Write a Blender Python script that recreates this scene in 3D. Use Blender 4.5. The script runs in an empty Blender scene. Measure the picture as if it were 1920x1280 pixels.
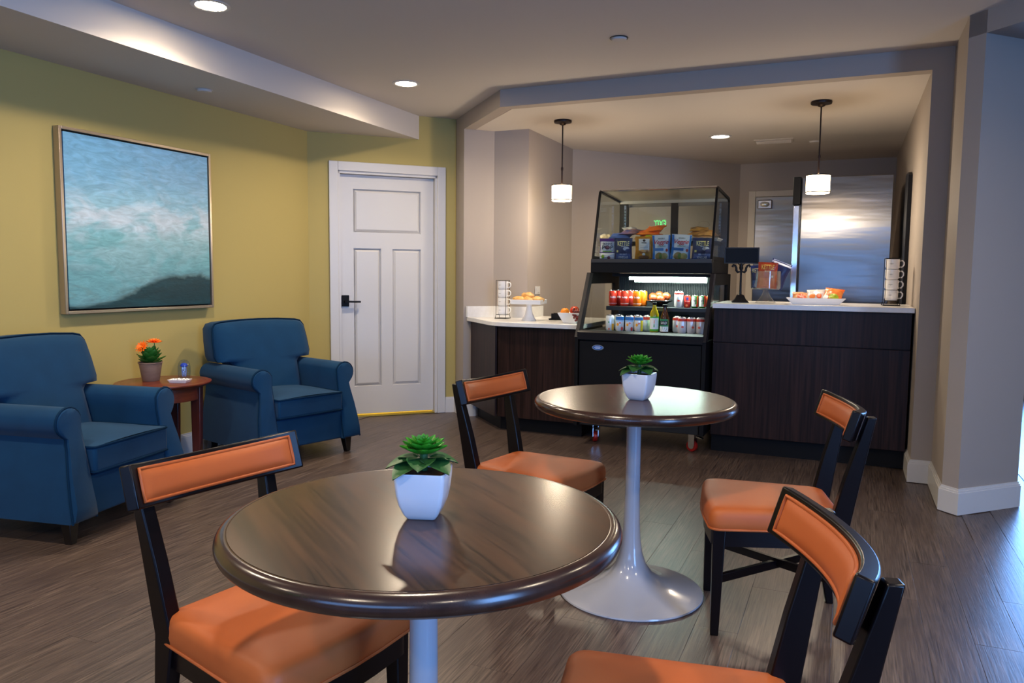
import bpy, math, random
from mathutils import Vector, Matrix, noise
random.seed(7)
SC = bpy.context.scene
COL = SC.collection
PI = math.pi

# ------------------------------------------------------------------ camera
F_PX, PITCH, ROLL, YAW, CAM_H = 1437.0, math.atan(127 / 1437), math.atan(0.0100), math.radians(23.6), 1.26
def _rz(v):
    c, s = math.cos(YAW), math.sin(YAW)
    return Vector((c * v[0] - s * v[1], s * v[0] + c * v[1], v[2]))
_fwd = _rz((0, math.cos(PITCH), -math.sin(PITCH)))
_r0, _u0 = _rz((1, 0, 0)), _rz((0, math.sin(PITCH), math.cos(PITCH)))
_right = _r0 * math.cos(ROLL) + _u0 * math.sin(ROLL)
_up = _u0 * math.cos(ROLL) - _r0 * math.sin(ROLL)
cam_data = bpy.data.cameras.new('camera')
cam_data.sensor_width = 36.0
cam_data.lens = F_PX / 1920 * 36.0
cam_data.clip_start = 0.05
cam = bpy.data.objects.new('camera', cam_data)
COL.objects.link(cam)
cam.matrix_world = Matrix(((_right.x, _up.x, -_fwd.x, 0), (_right.y, _up.y, -_fwd.y, 0), (_right.z, _up.z, -_fwd.z, CAM_H), (0, 0, 0, 1)))
SC.camera = cam

# ------------------------------------------------------------------ world, view, window light
world = bpy.data.worlds.new('sky')
SC.world = world
world.use_nodes = True
world.node_tree.nodes['Background'].inputs[0].default_value = (0.35, 0.52, 0.85, 1)
world.node_tree.nodes['Background'].inputs[1].default_value = 0.5
SC.view_settings.view_transform = 'Standard'
SC.view_settings.look = 'None'
SC.view_settings.gamma = 1.0
SC.view_settings.use_curve_mapping = False
SC.view_settings.exposure = 0.0
SC.cycles.use_denoising = True
SC.cycles.max_bounces = 8
SC.cycles.diffuse_bounces = 5
SC.cycles.glossy_bounces = 4
SC.cycles.transmission_bounces = 8
SC.cycles.transparent_max_bounces = 12
SC.cycles.sample_clamp_indirect = 6.0
SC.cycles.caustics_reflective = False
SC.cycles.caustics_refractive = False

DAY = (0.19, 0.44, 1.0)
WARM = (1.0, 0.845, 0.65)
K_DAY, K_DOWN = 1.0, 1.0
def area(name, loc, direction, sx, sy, power, color, spread=180, shape='RECTANGLE'):
    l = bpy.data.lights.new(name, 'AREA')
    l.shape = shape; l.size = sx; l.size_y = sy; l.energy = power; l.color = color; l.spread = math.radians(spread)
    o = bpy.data.objects.new(name, l)
    COL.objects.link(o)
    o.location = loc
    o.rotation_euler = Vector(direction).to_track_quat('-Z', 'Z').to_euler()
    return o
# daylight through the windows of the room (behind and to the right of the viewer) and of the next room
area('daylight_window_rear', (-0.6, -2.93, 1.28), (0, 1, 0), 3.4, 1.05, 90 * K_DAY, DAY)
area('daylight_window_right', (3.43, -0.6, 1.45), (-1, 0, 0), 2.6, 1.5, 300 * K_DAY, DAY)
area('daylight_window_next_room', (2.6, 9.38, 1.25), (0, -1, 0), 2.8, 2.0, 600 * K_DAY, DAY)

# ------------------------------------------------------------------ colour + materials
def lin(h):
    h = h.lstrip('#')
    out = []
    for i in (0, 2, 4):
        c = int(h[i:i + 2], 16) / 255
        out.append(c / 12.92 if c <= 0.04045 else ((c + 0.055) / 1.055) ** 2.4)
    return (*out, 1.0)
MATS = {}
def mat(name, color='#808080', rough=0.5, metal=0.0, spec=0.5, emit=None, estr=0.0, trans=0.0, ior=1.45, bump=None,
        var=None, coat=0.0, sheen=0.0, alpha=1.0):
    """Principled material. var=(colour2, scale(3), detail, contrast) mixes by noise; bump=(scale(3), strength, distance)."""
    if name in MATS:
        return MATS[name]
    m = bpy.data.materials.new(name)
    m.use_nodes = True
    nt = m.node_tree
    b = nt.nodes['Principled BSDF']
    b.inputs['Base Color'].default_value = lin(color)
    b.inputs['Roughness'].default_value = rough
    b.inputs['Metallic'].default_value = metal
    b.inputs['Specular IOR Level'].default_value = spec
    b.inputs['IOR'].default_value = ior
    b.inputs['Transmission Weight'].default_value = trans
    b.inputs['Coat Weight'].default_value = coat
    b.inputs['Sheen Weight'].default_value = sheen
    b.inputs['Alpha'].default_value = alpha
    if emit:
        b.inputs['Emission Color'].default_value = lin(emit)
        b.inputs['Emission Strength'].default_value = estr
    if var or bump:
        tc = nt.nodes.new('ShaderNodeTexCoord')
    if var:
        c2, sc, det, con = var
        mp = nt.nodes.new('ShaderNodeMapping'); mp.inputs['Scale'].default_value = sc
        nt.links.new(tc.outputs['Object'], mp.inputs[0])
        nz = nt.nodes.new('ShaderNodeTexNoise'); nz.inputs['Scale'].default_value = 1.0; nz.inputs['Detail'].default_value = det
        nt.links.new(mp.outputs[0], nz.inputs[0])
        rp = nt.nodes.new('ShaderNodeValToRGB')
        rp.color_ramp.elements[0].position = 0.5 - con; rp.color_ramp.elements[1].position = 0.5 + con
        rp.color_ramp.elements[0].color = lin(color); rp.color_ramp.elements[1].color = lin(c2)
        nt.links.new(nz.outputs[0], rp.inputs[0])
        nt.links.new(rp.outputs[0], b.inputs['Base Color'])
    if bump:
        sc, st, di = bump
        mp2 = nt.nodes.new('ShaderNodeMapping'); mp2.inputs['Scale'].default_value = sc
        nt.links.new(tc.outputs['Object'], mp2.inputs[0])
        nz2 = nt.nodes.new('ShaderNodeTexNoise'); nz2.inputs['Scale'].default_value = 1.0; nz2.inputs['Detail'].default_value = 3
        nt.links.new(mp2.outputs[0], nz2.inputs[0])
        bp = nt.nodes.new('ShaderNodeBump'); bp.inputs['Strength'].default_value = st; bp.inputs['Distance'].default_value = di
        nt.links.new(nz2.outputs[0], bp.inputs['Height'])
        nt.links.new(bp.outputs[0], b.inputs['Normal'])
    MATS[name] = m
    return m

def streak_wood(name, c1, c2, c3, rough, axis, scale, bump=0.0, rnd=0.0, coat=0.0, angle=0.0, wide=None):
    """Wood with fine streaks along an axis (0 x, 1 y, 2 z); rnd mixes a per-object shade."""
    if name in MATS:
        return MATS[name]
    m = bpy.data.materials.new(name); m.use_nodes = True
    nt = m.node_tree; b = nt.nodes['Principled BSDF']
    tc = nt.nodes.new('ShaderNodeTexCoord'); oi = nt.nodes.new('ShaderNodeObjectInfo')
    rot = nt.nodes.new('ShaderNodeMapping'); rot.inputs['Rotation'].default_value = (0, 0, angle)
    nt.links.new(tc.outputs['Object'], rot.inputs[0])
    add = nt.nodes.new('ShaderNodeVectorMath'); add.operation = 'ADD'
    mul = nt.nodes.new('ShaderNodeMath'); mul.operation = 'MULTIPLY'; mul.inputs[1].default_value = 37.0
    nt.links.new(oi.outputs['Random'], mul.inputs[0])
    cmb = nt.nodes.new('ShaderNodeCombineXYZ')
    for i in range(3): nt.links.new(mul.outputs[0], cmb.inputs[i])
    nt.links.new(rot.outputs[0], add.inputs[0]); nt.links.new(cmb.outputs[0], add.inputs[1])
    def nz(s, det, along):
        mp = nt.nodes.new('ShaderNodeMapping')
        v = [s, s, s]; v[axis] = along
        mp.inputs['Scale'].default_value = v
        nt.links.new(add.outputs[0], mp.inputs[0])
        n = nt.nodes.new('ShaderNodeTexNoise'); n.inputs['Scale'].default_value = 1; n.inputs['Detail'].default_value = det; n.inputs['Distortion'].default_value = 0.4
        nt.links.new(mp.outputs[0], n.inputs[0]); return n
    fine = nz(scale, 4, scale * 0.03); broad = nz(wide or scale * 0.18, 2, (wide or scale * 0.18) * 0.12)
    r1 = nt.nodes.new('ShaderNodeValToRGB'); r1.color_ramp.elements[0].position = 0.34; r1.color_ramp.elements[1].position = 0.66
    r1.color_ramp.elements[0].color = lin(c1); r1.color_ramp.elements[1].color = lin(c2)
    nt.links.new(fine.outputs[0], r1.inputs[0])
    mx = nt.nodes.new('ShaderNodeMix'); mx.data_type = 'RGBA'
    r2 = nt.nodes.new('ShaderNodeMapRange'); r2.inputs[1].default_value = 0.42; r2.inputs[2].default_value = 0.72; r2.inputs[4].default_value = 0.75
    nt.links.new(broad.outputs[0], r2.inputs[0])
    nt.links.new(r2.outputs[0], mx.inputs['Factor']); nt.links.new(r1.outputs[0], mx.inputs['A']); mx.inputs['B'].default_value = lin(c3)
    hsv = nt.nodes.new('ShaderNodeHueSaturation')
    mr = nt.nodes.new('ShaderNodeMapRange'); mr.inputs[3].default_value = 1 - rnd; mr.inputs[4].default_value = 1 + rnd
    nt.links.new(oi.outputs['Random'], mr.inputs[0]); nt.links.new(mr.outputs[0], hsv.inputs['Value'])
    nt.links.new(mx.outputs['Result'], hsv.inputs['Color'])
    nt.links.new(hsv.outputs[0], b.inputs['Base Color'])
    b.inputs['Roughness'].default_value = rough; b.inputs['Coat Weight'].default_value = coat; b.inputs['Coat Roughness'].default_value = 0.2
    if bump:
        bp = nt.nodes.new('ShaderNodeBump'); bp.inputs['Strength'].default_value = bump; bp.inputs['Distance'].default_value = 0.002
        nt.links.new(fine.outputs[0], bp.inputs['Height']); nt.links.new(bp.outputs[0], b.inputs['Normal'])
    MATS[name] = m
    return m

M = {}
M['olive'] = mat('olive_paint', '#b2a062', 0.7, spec=0.3, bump=((90, 90, 90), 0.06, 0.002))
M['grey'] = mat('taupe_paint', '#a2978e', 0.7, spec=0.3, bump=((90, 90, 90), 0.06, 0.002))
M['ceil'] = mat('ceiling_paint', '#c9c1b9', 0.85, spec=0.2, bump=((120, 120, 120), 0.05, 0.002))
M['white'] = mat('white_trim_paint', '#cdcac7', 0.35)
M['floor'] = streak_wood('vinyl_plank', '#342926', '#68584f', '#463935', 0.36, 1, 190, bump=0.3, rnd=0.06, wide=11)
M['tabletop'] = streak_wood('table_laminate', '#1a0f08', '#3f2a1b', '#503421', 0.23, 0, 130, rnd=0.0, coat=0.0, angle=math.radians(37), wide=22)
M['tableedge'] = streak_wood('table_edge_lacquer', '#26150f', '#352017', '#3a251b', 0.22, 2, 30, coat=0.15)
M['cab'] = streak_wood('cabinet_laminate', '#170b08', '#34201a', '#20120e', 0.42, 2, 70, wide=12)
M['cab'].node_tree.nodes['Principled BSDF'].inputs['Specular IOR Level'].default_value = 0.22
M['cherry'] = streak_wood('cherry_wood', '#5a2414', '#7a3720', '#6a2d1a', 0.3, 1, 50, coat=0.3)
M['cherryv'] = streak_wood('cherry_wood_upright', '#3a130c', '#5a2316', '#481a11', 0.35, 2, 50, coat=0.2)
M['chairwood'] = mat('espresso_lacquer', '#0b0506', 0.30, spec=0.28)
M['leather'] = mat('orange_leatherette', '#b35d2c', 0.5, spec=0.35, var=('#a75124', (6, 6, 6), 2, 0.3), bump=((260, 260, 260), 0.08, 0.0006))
M['fabric'] = mat('blue_velvet', '#07304f', 0.8, sheen=0.08, spec=0.15, var=('#0b3a5c', (7, 7, 7), 3, 0.35), bump=((500, 500, 500), 0.12, 0.0006))
M['piping'] = mat('blue_piping', '#07263f', 0.8, spec=0.1)
M['darkleg'] = mat('dark_leg', '#140c0a', 0.35)
M['quartz'] = mat('white_quartz', '#e4e2e0', 0.22, var=('#dad7d3', (30, 30, 30), 4, 0.3))
M['ceramic'] = mat('white_ceramic', '#eceae8', 0.16)
M['pedestal'] = mat('white_enamel', '#a3a3a9', 0.14, coat=0.3)
M['black'] = mat('black_powdercoat', '#070608', 0.55, spec=0.25)
M['blackmet'] = mat('black_iron', '#141214', 0.45, metal=0.3)
M['bronze'] = mat('oil_rubbed_bronze', '#2a1d18', 0.4, metal=0.6)
M['steel'] = mat('brushed_steel', '#807e7e', 0.30, metal=1.0, bump=((0.8, 0.8, 5.0), 0.18, 0.03))
def _aniso(m, amount):
    nt = m.node_tree; b = nt.nodes['Principled BSDF']
    t = nt.nodes.new('ShaderNodeTangent'); t.direction_type = 'RADIAL'; t.axis = 'Z'
    b.inputs['Anisotropic'].default_value = amount; nt.links.new(t.outputs[0], b.inputs['Tangent'])
_aniso(M['steel'], 0.85)
M['chrome'] = mat('chrome', '#d0d0d4', 0.15, metal=1.0)
M['silver'] = mat('champagne_silver', '#b3a594', 0.3, metal=0.8)
M['glass'] = mat('clear_glass', '#ffffff', 0.0, spec=0.5, trans=1.0, ior=1.02)
M['redwheel'] = mat('red_polyurethane', '#8a1410', 0.35)
M['soil'] = mat('dry_moss', '#6b3d1c', 0.9, var=('#3d2413', (300, 300, 300), 3, 0.2))
M['leafb'] = mat('bright_leaf', '#1f6a14', 0.35, var=('#36861f', (40, 40, 40), 2, 0.3))
M['leafd'] = mat('dark_leaf', '#1f4722', 0.4, var=('#2f5c2c', (40, 40, 40), 2, 0.3))
M['foliage'] = mat('flower_leaf', '#23591d', 0.4, var=('#3c7a2c', (60, 60, 60), 2, 0.3))
M['petal'] = mat('orange_petal', '#ff7d1c', 0.5)
M['yellowc'] = mat('flower_centre', '#f2a21c', 0.6)

def thin_glass(name, tint='#ffffff', refl=0.08, rough=0.0):
    """Clear pane: mostly see-through with a mirror share, the same for every ray."""
    if name in MATS: return MATS[name]
    m = bpy.data.materials.new(name); m.use_nodes = True
    nt = m.node_tree; nt.nodes.remove(nt.nodes['Principled BSDF'])
    out = nt.nodes['Material Output']
    t = nt.nodes.new('ShaderNodeBsdfTransparent'); t.inputs[0].default_value = lin(tint)
    g = nt.nodes.new('ShaderNodeBsdfGlossy'); g.inputs['Roughness'].default_value = rough
    lw = nt.nodes.new('ShaderNodeLayerWeight'); lw.inputs[0].default_value = 0.5
    pw_ = nt.nodes.new('ShaderNodeMath'); pw_.operation = 'POWER'; pw_.inputs[1].default_value = 5.0
    nt.links.new(lw.outputs['Facing'], pw_.inputs[0])
    mm = nt.nodes.new('ShaderNodeMath'); mm.operation = 'MULTIPLY_ADD'; mm.inputs[1].default_value = 1 - refl; mm.inputs[2].default_value = refl
    nt.links.new(pw_.outputs[0], mm.inputs[0])
    mx = nt.nodes.new('ShaderNodeMixShader')
    nt.links.new(mm.outputs[0], mx.inputs[0]); nt.links.new(t.outputs[0], mx.inputs[1]); nt.links.new(g.outputs[0], mx.inputs[2])
    nt.links.new(mx.outputs[0], out.inputs[0])
    MATS[name] = m
    return m
M['pane'] = thin_glass('case_pane', '#f4f7f4', 0.045)
M['acrylic'] = thin_glass('clear_acrylic', '#f0f0f0', 0.10)

def painting_mat():
    m = bpy.data.materials.new('seascape_paint'); m.use_nodes = True
    nt = m.node_tree; b = nt.nodes['Principled BSDF']; b.inputs['Roughness'].default_value = 0.4
    tc = nt.nodes.new('ShaderNodeTexCoord'); sp = nt.nodes.new('ShaderNodeSeparateXYZ')
    nt.links.new(tc.outputs['Object'], sp.inputs[0])       # local x across 0..1, z up 0..1
    def nz(sc, det, dist=0.0, off=(0, 0, 0)):
        mp = nt.nodes.new('ShaderNodeMapping'); mp.inputs['Scale'].default_value = sc; mp.inputs['Location'].default_value = off
        nt.links.new(tc.outputs['Object'], mp.inputs[0])
        n = nt.nodes.new('ShaderNodeTexNoise'); n.inputs['Scale'].default_value = 1; n.inputs['Detail'].default_value = det; n.inputs['Distortion'].default_value = dist
        nt.links.new(mp.outputs[0], n.inputs[0]); return n.outputs[0]
    def math_(op, a, c):
        n = nt.nodes.new('ShaderNodeMath'); n.operation = op
        for i, v in enumerate((a, c)):
            if isinstance(v, (int, float)): n.inputs[i].default_value = v
            else: nt.links.new(v, n.inputs[i])
        return n.outputs[0]
    def ramp(val, stops):
        r = nt.nodes.new('ShaderNodeValToRGB'); e = r.color_ramp.elements
        while len(e) < len(stops): e.new(0.5)
        for el, (p, c) in zip(e, stops): el.position = p; el.color = lin(c)
        nt.links.new(val, r.inputs[0]); return r.outputs[0]
    def mix(f, a, c):
        n = nt.nodes.new('ShaderNodeMix'); n.data_type = 'RGBA'
        nt.links.new(f, n.inputs['Factor'])
        for k, v in (('A', a), ('B', c)):
            if isinstance(v, str): n.inputs[k].default_value = lin(v)
            else: nt.links.new(v, n.inputs[k])
        return n.outputs['Result']
    z, x = sp.outputs[2], sp.outputs[0]
    zz = math_('ADD', z, math_('MULTIPLY', math_('SUBTRACT', nz((3, 3, 5), 5, 1.2), 0.5), 0.22))
    base = ramp(zz, [(0.0, '#6f9fa8'), (0.25, '#74a6ad'), (0.42, '#7db0b6'), (0.60, '#97bfcd'), (0.80, '#80afcb'), (1.0, '#7aaccd')])
    cl = math_('MULTIPLY', ramp(nz((2.6, 2.6, 4), 7, 1.6, (3.3, 0, 1.4)), [(0.44, '#000000'), (0.56, '#f0f0f0')]),
               ramp(zz, [(0.10, '#444444'), (0.38, '#888888'), (0.55, '#ffffff'), (0.72, '#666666'), (1.0, '#222222')]))
    c1 = mix(cl, base, '#c9d4dc')
    fo = math_('MULTIPLY', ramp(nz((5, 5, 14), 6, 2.0, (9, 0, 4)), [(0.52, '#000000'), (0.7, '#ffffff')]), ramp(z, [(0.08, '#ffffff'), (0.40, '#444444'), (0.55, '#000000')]))
    c2 = mix(fo, c1, '#6f979b')
    hr = nt.nodes.new('ShaderNodeMapRange'); hr.interpolation_type = 'SMOOTHSTEP'
    hr.inputs[1].default_value = 0.12; hr.inputs[2].default_value = 0.78; hr.inputs[3].default_value = 0.0; hr.inputs[4].default_value = 0.17
    nt.links.new(x, hr.inputs[0])
    hill = math_('ADD', hr.outputs[0], math_('MULTIPLY', nz((3.5, 3.5, 9), 5, 0.8, (5, 0, 2)), 0.12))
    hs = math_('SUBTRACT', math_('SUBTRACT', hill, 0.035), z)
    hm = ramp(math_('ADD', math_('MULTIPLY', hs, 7.0), 0.5), [(0.22, '#000000'), (0.40, '#777777'), (0.62, '#ffffff')])
    dark = mix(nz((3, 3, 20), 4, 1.0), '#04242f', '#164650')
    tan = ramp(math_('ADD', math_('MULTIPLY', hs, 14.0), 0.5), [(0.30, '#000000'), (0.5, '#777777'), (0.75, '#000000')])
    c3 = mix(math_('MULTIPLY', tan, nz((4, 4, 12), 3, 0.5, (1, 0, 8))), mix(hm, c2, dark), '#8a8468')
    stroke = nt.nodes.new('ShaderNodeHueSaturation'); stroke.inputs['Saturation'].default_value = 1.12
    sv = nt.nodes.new('ShaderNodeMapRange'); sv.inputs[1].default_value = 0.3; sv.inputs[2].default_value = 0.7; sv.inputs[3].default_value = 0.80; sv.inputs[4].default_value = 1.16
    nt.links.new(nz((7, 7, 22), 7, 2.2, (2, 0, 5)), sv.inputs[0]); nt.links.new(sv.outputs[0], stroke.inputs['Value'])
    nt.links.new(c3, stroke.inputs['Color'])
    nt.links.new(stroke.outputs[0], b.inputs['Base Color'])
    bp = nt.nodes.new('ShaderNodeBump'); bp.inputs['Strength'].default_value = 0.25; bp.inputs['Distance'].default_value = 0.004
    nt.links.new(nz((20, 20, 60), 4, 1.0), bp.inputs['Height']); nt.links.new(bp.outputs[0], b.inputs['Normal'])
    return m
M['painting'] = painting_mat()

# ------------------------------------------------------------------ mesh helpers
class MB:
    def __init__(s): s.v = []; s.f = []
    def add(s, vs, fs):
        n = len(s.v); s.v += [tuple(p) for p in vs]; s.f += [tuple(i + n for i in f) for f in fs]; return s
    def box(s, x0, x1, y0, y1, z0, z1):
        return s.add([(x0, y0, z0), (x1, y0, z0), (x1, y1, z0), (x0, y1, z0), (x0, y0, z1), (x1, y0, z1), (x1, y1, z1), (x0, y1, z1)],
                     [(3, 2, 1, 0), (4, 5, 6, 7), (0, 1, 5, 4), (1, 2, 6, 5), (2, 3, 7, 6), (3, 0, 4, 7)])
    def prism(s, poly, z0, z1):
        a = sum(poly[i][0] * poly[(i + 1) % len(poly)][1] - poly[(i + 1) % len(poly)][0] * poly[i][1] for i in range(len(poly)))
        if a < 0: poly = poly[::-1]
        n = len(poly)
        vs = [(p[0], p[1], z0) for p in poly] + [(p[0], p[1], z1) for p in poly]
        return s.add(vs, [tuple(range(n - 1, -1, -1)), tuple(range(n, 2 * n))] + [(i, (i + 1) % n, (i + 1) % n + n, i + n) for i in range(n)])
    def loft(s, rings, cap=True, closed=True):
        n = len(rings[0]); b = []
        for r in rings: b += r
        fs = []
        m = n if closed else n - 1
        for k in range(len(rings) - 1):
            for i in range(m):
                j = (i + 1) % n
                fs.append((k * n + i, k * n + j, (k + 1) * n + j, (k + 1) * n + i))
        if cap:
            fs.append(tuple(range(n - 1, -1, -1))); L = (len(rings) - 1) * n; fs.append(tuple(range(L, L + n)))
        return s.add(b, fs)
    def lathe(s, prof, n=24, c=(0, 0, 0), cap=True):
        rings = [[(c[0] + r * math.cos(2 * PI * i / n), c[1] + r * math.sin(2 * PI * i / n), c[2] + z) for i in range(n)] for r, z in prof]
        return s.loft(rings, cap)
    def tube(s, pts, r, n=8, closed=False, cap=True):
        pts = [Vector(p) for p in pts]; m = len(pts)
        rs = r if isinstance(r, (list, tuple)) else [r] * m
        rings = []; up = None
        for i, p in enumerate(pts):
            if closed: t = (pts[(i + 1) % m] - pts[i - 1])
            else: t = pts[min(i + 1, m - 1)] - pts[max(i - 1, 0)]
            t.normalize()
            if up is None:
                up = Vector((0, 0, 1)) if abs(t.z) < 0.9 else Vector((1, 0, 0))
            a = t.cross(up)
            if a.length < 1e-5: a = t.cross(Vector((0, 1, 0)))
            a.normalize(); b = a.cross(t).normalized(); up = b
            rings.append([tuple(p + (a * math.cos(2 * PI * k / n) + b * math.sin(2 * PI * k / n)) * rs[i]) for k in range(n)])
        if closed: rings.append(rings[0])
        return s.loft(rings, cap and not closed)
    def bar(s, p0, p1, w0, d0, w1=None, d1=None, up=(0, 1, 0)):
        """rectangular bar from p0 to p1; w along the cross axis, d along up."""
        p0, p1 = Vector(p0), Vector(p1); t = (p1 - p0).normalized(); u = Vector(up)
        a = u.cross(t)
        if a.length < 1e-5: a = Vector((1, 0, 0)).cross(t)
        a.normalize(); b = t.cross(a).normalized()
        w1 = w0 if w1 is None else w1; d1 = d0 if d1 is None else d1
        def ring(p, w, d): return [tuple(p + a * (x * w / 2) + b * (y * d / 2)) for x, y in ((-1, -1), (1, -1), (1, 1), (-1, 1))]
        return s.loft([ring(p0, w0, d0), ring(p1, w1, d1)])
    def ball(s, c, rx, ry=None, rz=None, n=14, m=9):
        ry = ry or rx; rz = rz or rx
        rings = []
        for k in range(m + 1):
            a = -PI / 2 + PI * k / m; q = max(math.cos(a), 0.02)
            rings.append([(c[0] + rx * q * math.cos(2 * PI * i / n), c[1] + ry * q * math.sin(2 * PI * i / n), c[2] + rz * math.sin(a)) for i in range(n)])
        return s.loft(rings)
    def grid(s, fn, nu, nv):
        vs = [fn(i / nu, j / nv) for j in range(nv + 1) for i in range(nu + 1)]
        return s.add(vs, [(j * (nu + 1) + i, j * (nu + 1) + i + 1, (j + 1) * (nu + 1) + i + 1, (j + 1) * (nu + 1) + i) for j in range(nv) for i in range(nu)])
    def move(s, fn): s.v = [tuple(fn(Vector(p))) for p in s.v]; return s
    def mesh(s, name, smooth=0, m=None):
        me = bpy.data.meshes.new(name); me.from_pydata(s.v, [], s.f)
        if smooth:
            me.polygons.foreach_set('use_smooth', [True] * len(me.polygons))
            me.set_sharp_from_angle(angle=math.radians(smooth))
        if m: me.materials.append(m)
        me.update(); return me

def link(name, data, parent=None, loc=(0, 0, 0), rot=(0, 0, 0), scale=None):
    o = bpy.data.objects.new(name, data); COL.objects.link(o)
    o.location = loc; o.rotation_euler = rot
    if scale: o.scale = scale
    if parent: o.parent = parent
    return o
def obj(name, mb, m, parent=None, loc=(0, 0, 0), rot=(0, 0, 0), smooth=0, bevel=0.0, seg=2, sub=0):
    o = link(name, mb.mesh(name, smooth, m), parent, loc, rot)
    if bevel:
        md = o.modifiers.new('bevel', 'BEVEL'); md.width = bevel; md.segments = seg; md.limit_method = 'ANGLE'; md.angle_limit = math.radians(40)
        o.data.polygons.foreach_set('use_smooth', [True] * len(o.data.polygons)); o.data.set_sharp_from_angle(angle=math.radians(smooth or 50)) if not smooth else None
        md.harden_normals = False
    if sub:
        md = o.modifiers.new('subdiv', 'SUBSURF'); md.levels = sub; md.render_levels = sub
    return o
def tag(o, label, cat, group=None):
    o['label'] = label; o['category'] = cat
    if group: o['group'] = group
    return o
def thing(name, label, cat, loc=(0, 0, 0), rz=0.0, group=None):
    return tag(link(name, None, None, loc, (0, 0, rz)), label, cat, group)
def struct(o): o['kind'] = 'structure'; return o
def dup(root, loc, rz, label, group=None):
    def cp(o, par):
        c = o.copy(); COL.objects.link(c); c.parent = par
        for ch in kids.get(o.name, []): cp(ch, c)
        return c
    kids = {}
    for o in bpy.data.objects:
        if o.parent: kids.setdefault(o.parent.name, []).append(o)
    r = cp(root, None); r.location = loc; r.rotation_euler = (0, 0, rz); r['label'] = label
    if group: r['group'] = group
    return r

_txt = {}
def text_tris(s, shear=0.0, bold=0.0):
    """outline text as a flat triangle list: verts centred on the origin with height about 1 for capitals."""
    key = (s, shear, bold)
    if key in _txt: return _txt[key]
    cu = bpy.data.curves.new('text_outline', 'FONT'); cu.body = s; cu.align_x = 'CENTER'; cu.align_y = 'CENTER'; cu.shear = shear; cu.offset = bold
    cu.resolution_u = 3
    ob = bpy.data.objects.new('text_outline', cu); COL.objects.link(ob)
    bpy.context.view_layer.update()
    me = ob.evaluated_get(bpy.context.evaluated_depsgraph_get()).to_mesh()
    vs = [v.co.copy() for v in me.vertices]; fs = [tuple(p.vertices) for p in me.polygons]
    ob.evaluated_get(bpy.context.evaluated_depsgraph_get()).to_mesh_clear()
    bpy.data.objects.remove(ob); bpy.data.curves.remove(cu)
    xs = [v.x for v in vs]; ys = [v.y for v in vs]
    cx, cy = (min(xs) + max(xs)) / 2, (min(ys) + max(ys)) / 2
    vs = [Vector((v.x - cx, v.y - cy, 0)) for v in vs]
    _txt[key] = (vs, fs, max(xs) - min(xs), max(ys) - min(ys))
    return _txt[key]
def lettering(s, width, m, parent, place, shear=0.0, bold=0.0, height=None, name='lettering'):
    """flat printed words; place(u, v) maps local metres across/up to a point on the surface."""
    vs, fs, w, h = text_tris(s, shear, bold)
    k = width / w; ky = (height / h) if height else k
    mb = MB().add([place(v.x * k, v.y * ky) for v in vs], fs)
    return obj(name, mb, m, parent)

# ------------------------------------------------------------------ the setting
Z_C, Z_SOF, Z_BAR = 2.615, 2.415, 2.49
# floor: a base slab and every plank in view laid on it
floor = struct(obj('floor', MB().box(-4.35, 6.2, -3.1, 9.6, -0.12, -0.004), M['floor']))
PW, PL = 0.152, 1.22
plank_me = None
def _seen(x, y):
    v = Vector((x, y, 0)) - Vector((0, 0, CAM_H)); d = v.dot(_fwd)
    if d < 0.3: return False
    px, py = 960 + F_PX * v.dot(_right) / d, 640 - F_PX * v.dot(_up) / d
    return -40 < px < 1960 and py < 1330
def _plank_mesh():
    g = 0.0003; b = 0.0005
    mb = MB(); x, y = PW / 2 - g, PL / 2 - g
    lo = [(-x, -y, -0.0035), (x, -y, -0.0035), (x, y, -0.0035), (-x, y, -0.0035)]
    mi = [(a, c, -b) for a, c, _ in lo]
    hi = [(a * (1 - b / x), c * (1 - b / y), 0.0) for a, c, _ in lo]
    return mb.loft([lo, mi, hi]).mesh('plank', 0, M['floor'])
plank_me = _plank_mesh()
n_planks = 0
for i in range(-28, 10):
    cx = (i + 0.5) * PW
    off = ((i * 0.37) % 1.0) * PL
    for j in range(0, 7):
        cy = -0.2 + j * PL + off
        if cx - PW / 2 < -4.15 or cy - cx > 9.3 or cy > 6.6: continue
        if cx > 0.30 and cy + PL / 2 > 5.2 and cx < 1.0: continue
        if not any(_seen(cx + a * PW / 2, cy + b * PL / 2) for a in (-1, 0, 1) for b in (-1, -0.5, 0, 0.5, 1)): continue
        p = link('plank', plank_me, floor, (cx, cy, 0)); n_planks += 1

R2 = math.sqrt(0.5)
struct(obj('ceiling', MB().box(-4.35, 6.2, -3.1, 9.6, Z_C, Z_C + 0.1), M['ceil']))
struct(obj('ceiling_soffit', MB().prism([(-4.15, -3.0), (-3.48, -3.0), (-3.48, 5.90), (-4.15, 5.23)], Z_SOF, Z_C), M['ceil']))
struct(obj('wall_left', MB().box(-4.27, -4.15, -3.1, 5.23, 0, Z_C), M['olive']))
# angled wall with the white door; s runs along the wall from its left corner
DW0 = Vector((-4.15, 5.23, 0)); DU = Vector((R2, R2, 0)); DN = Vector((R2, -R2, 0))     # DN points into the room
def dwall(s, n, z): p = DW0 + DU * s + DN * n; return (p.x, p.y, z)
def dbox(mb, s0, s1, n0, n1, z0, z1):
    b = MB().box(s0, s1, n0, n1, z0, z1)
    b.v = [dwall(*p) for p in b.v]
    b.f = [f[::-1] for f in b.f]
    mb.add(b.v, b.f); return mb
S0, S1, ZD = 0.245, 1.11, 2.11
w = MB(); dbox(w, -0.05, S0, -0.12, 0, 0, Z_C); dbox(w, S1, 1.285, -0.12, 0, 0, Z_C); dbox(w, S0, S1, -0.12, 0, ZD, Z_C)
struct(obj('wall_door_side', w, M['olive']))
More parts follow.
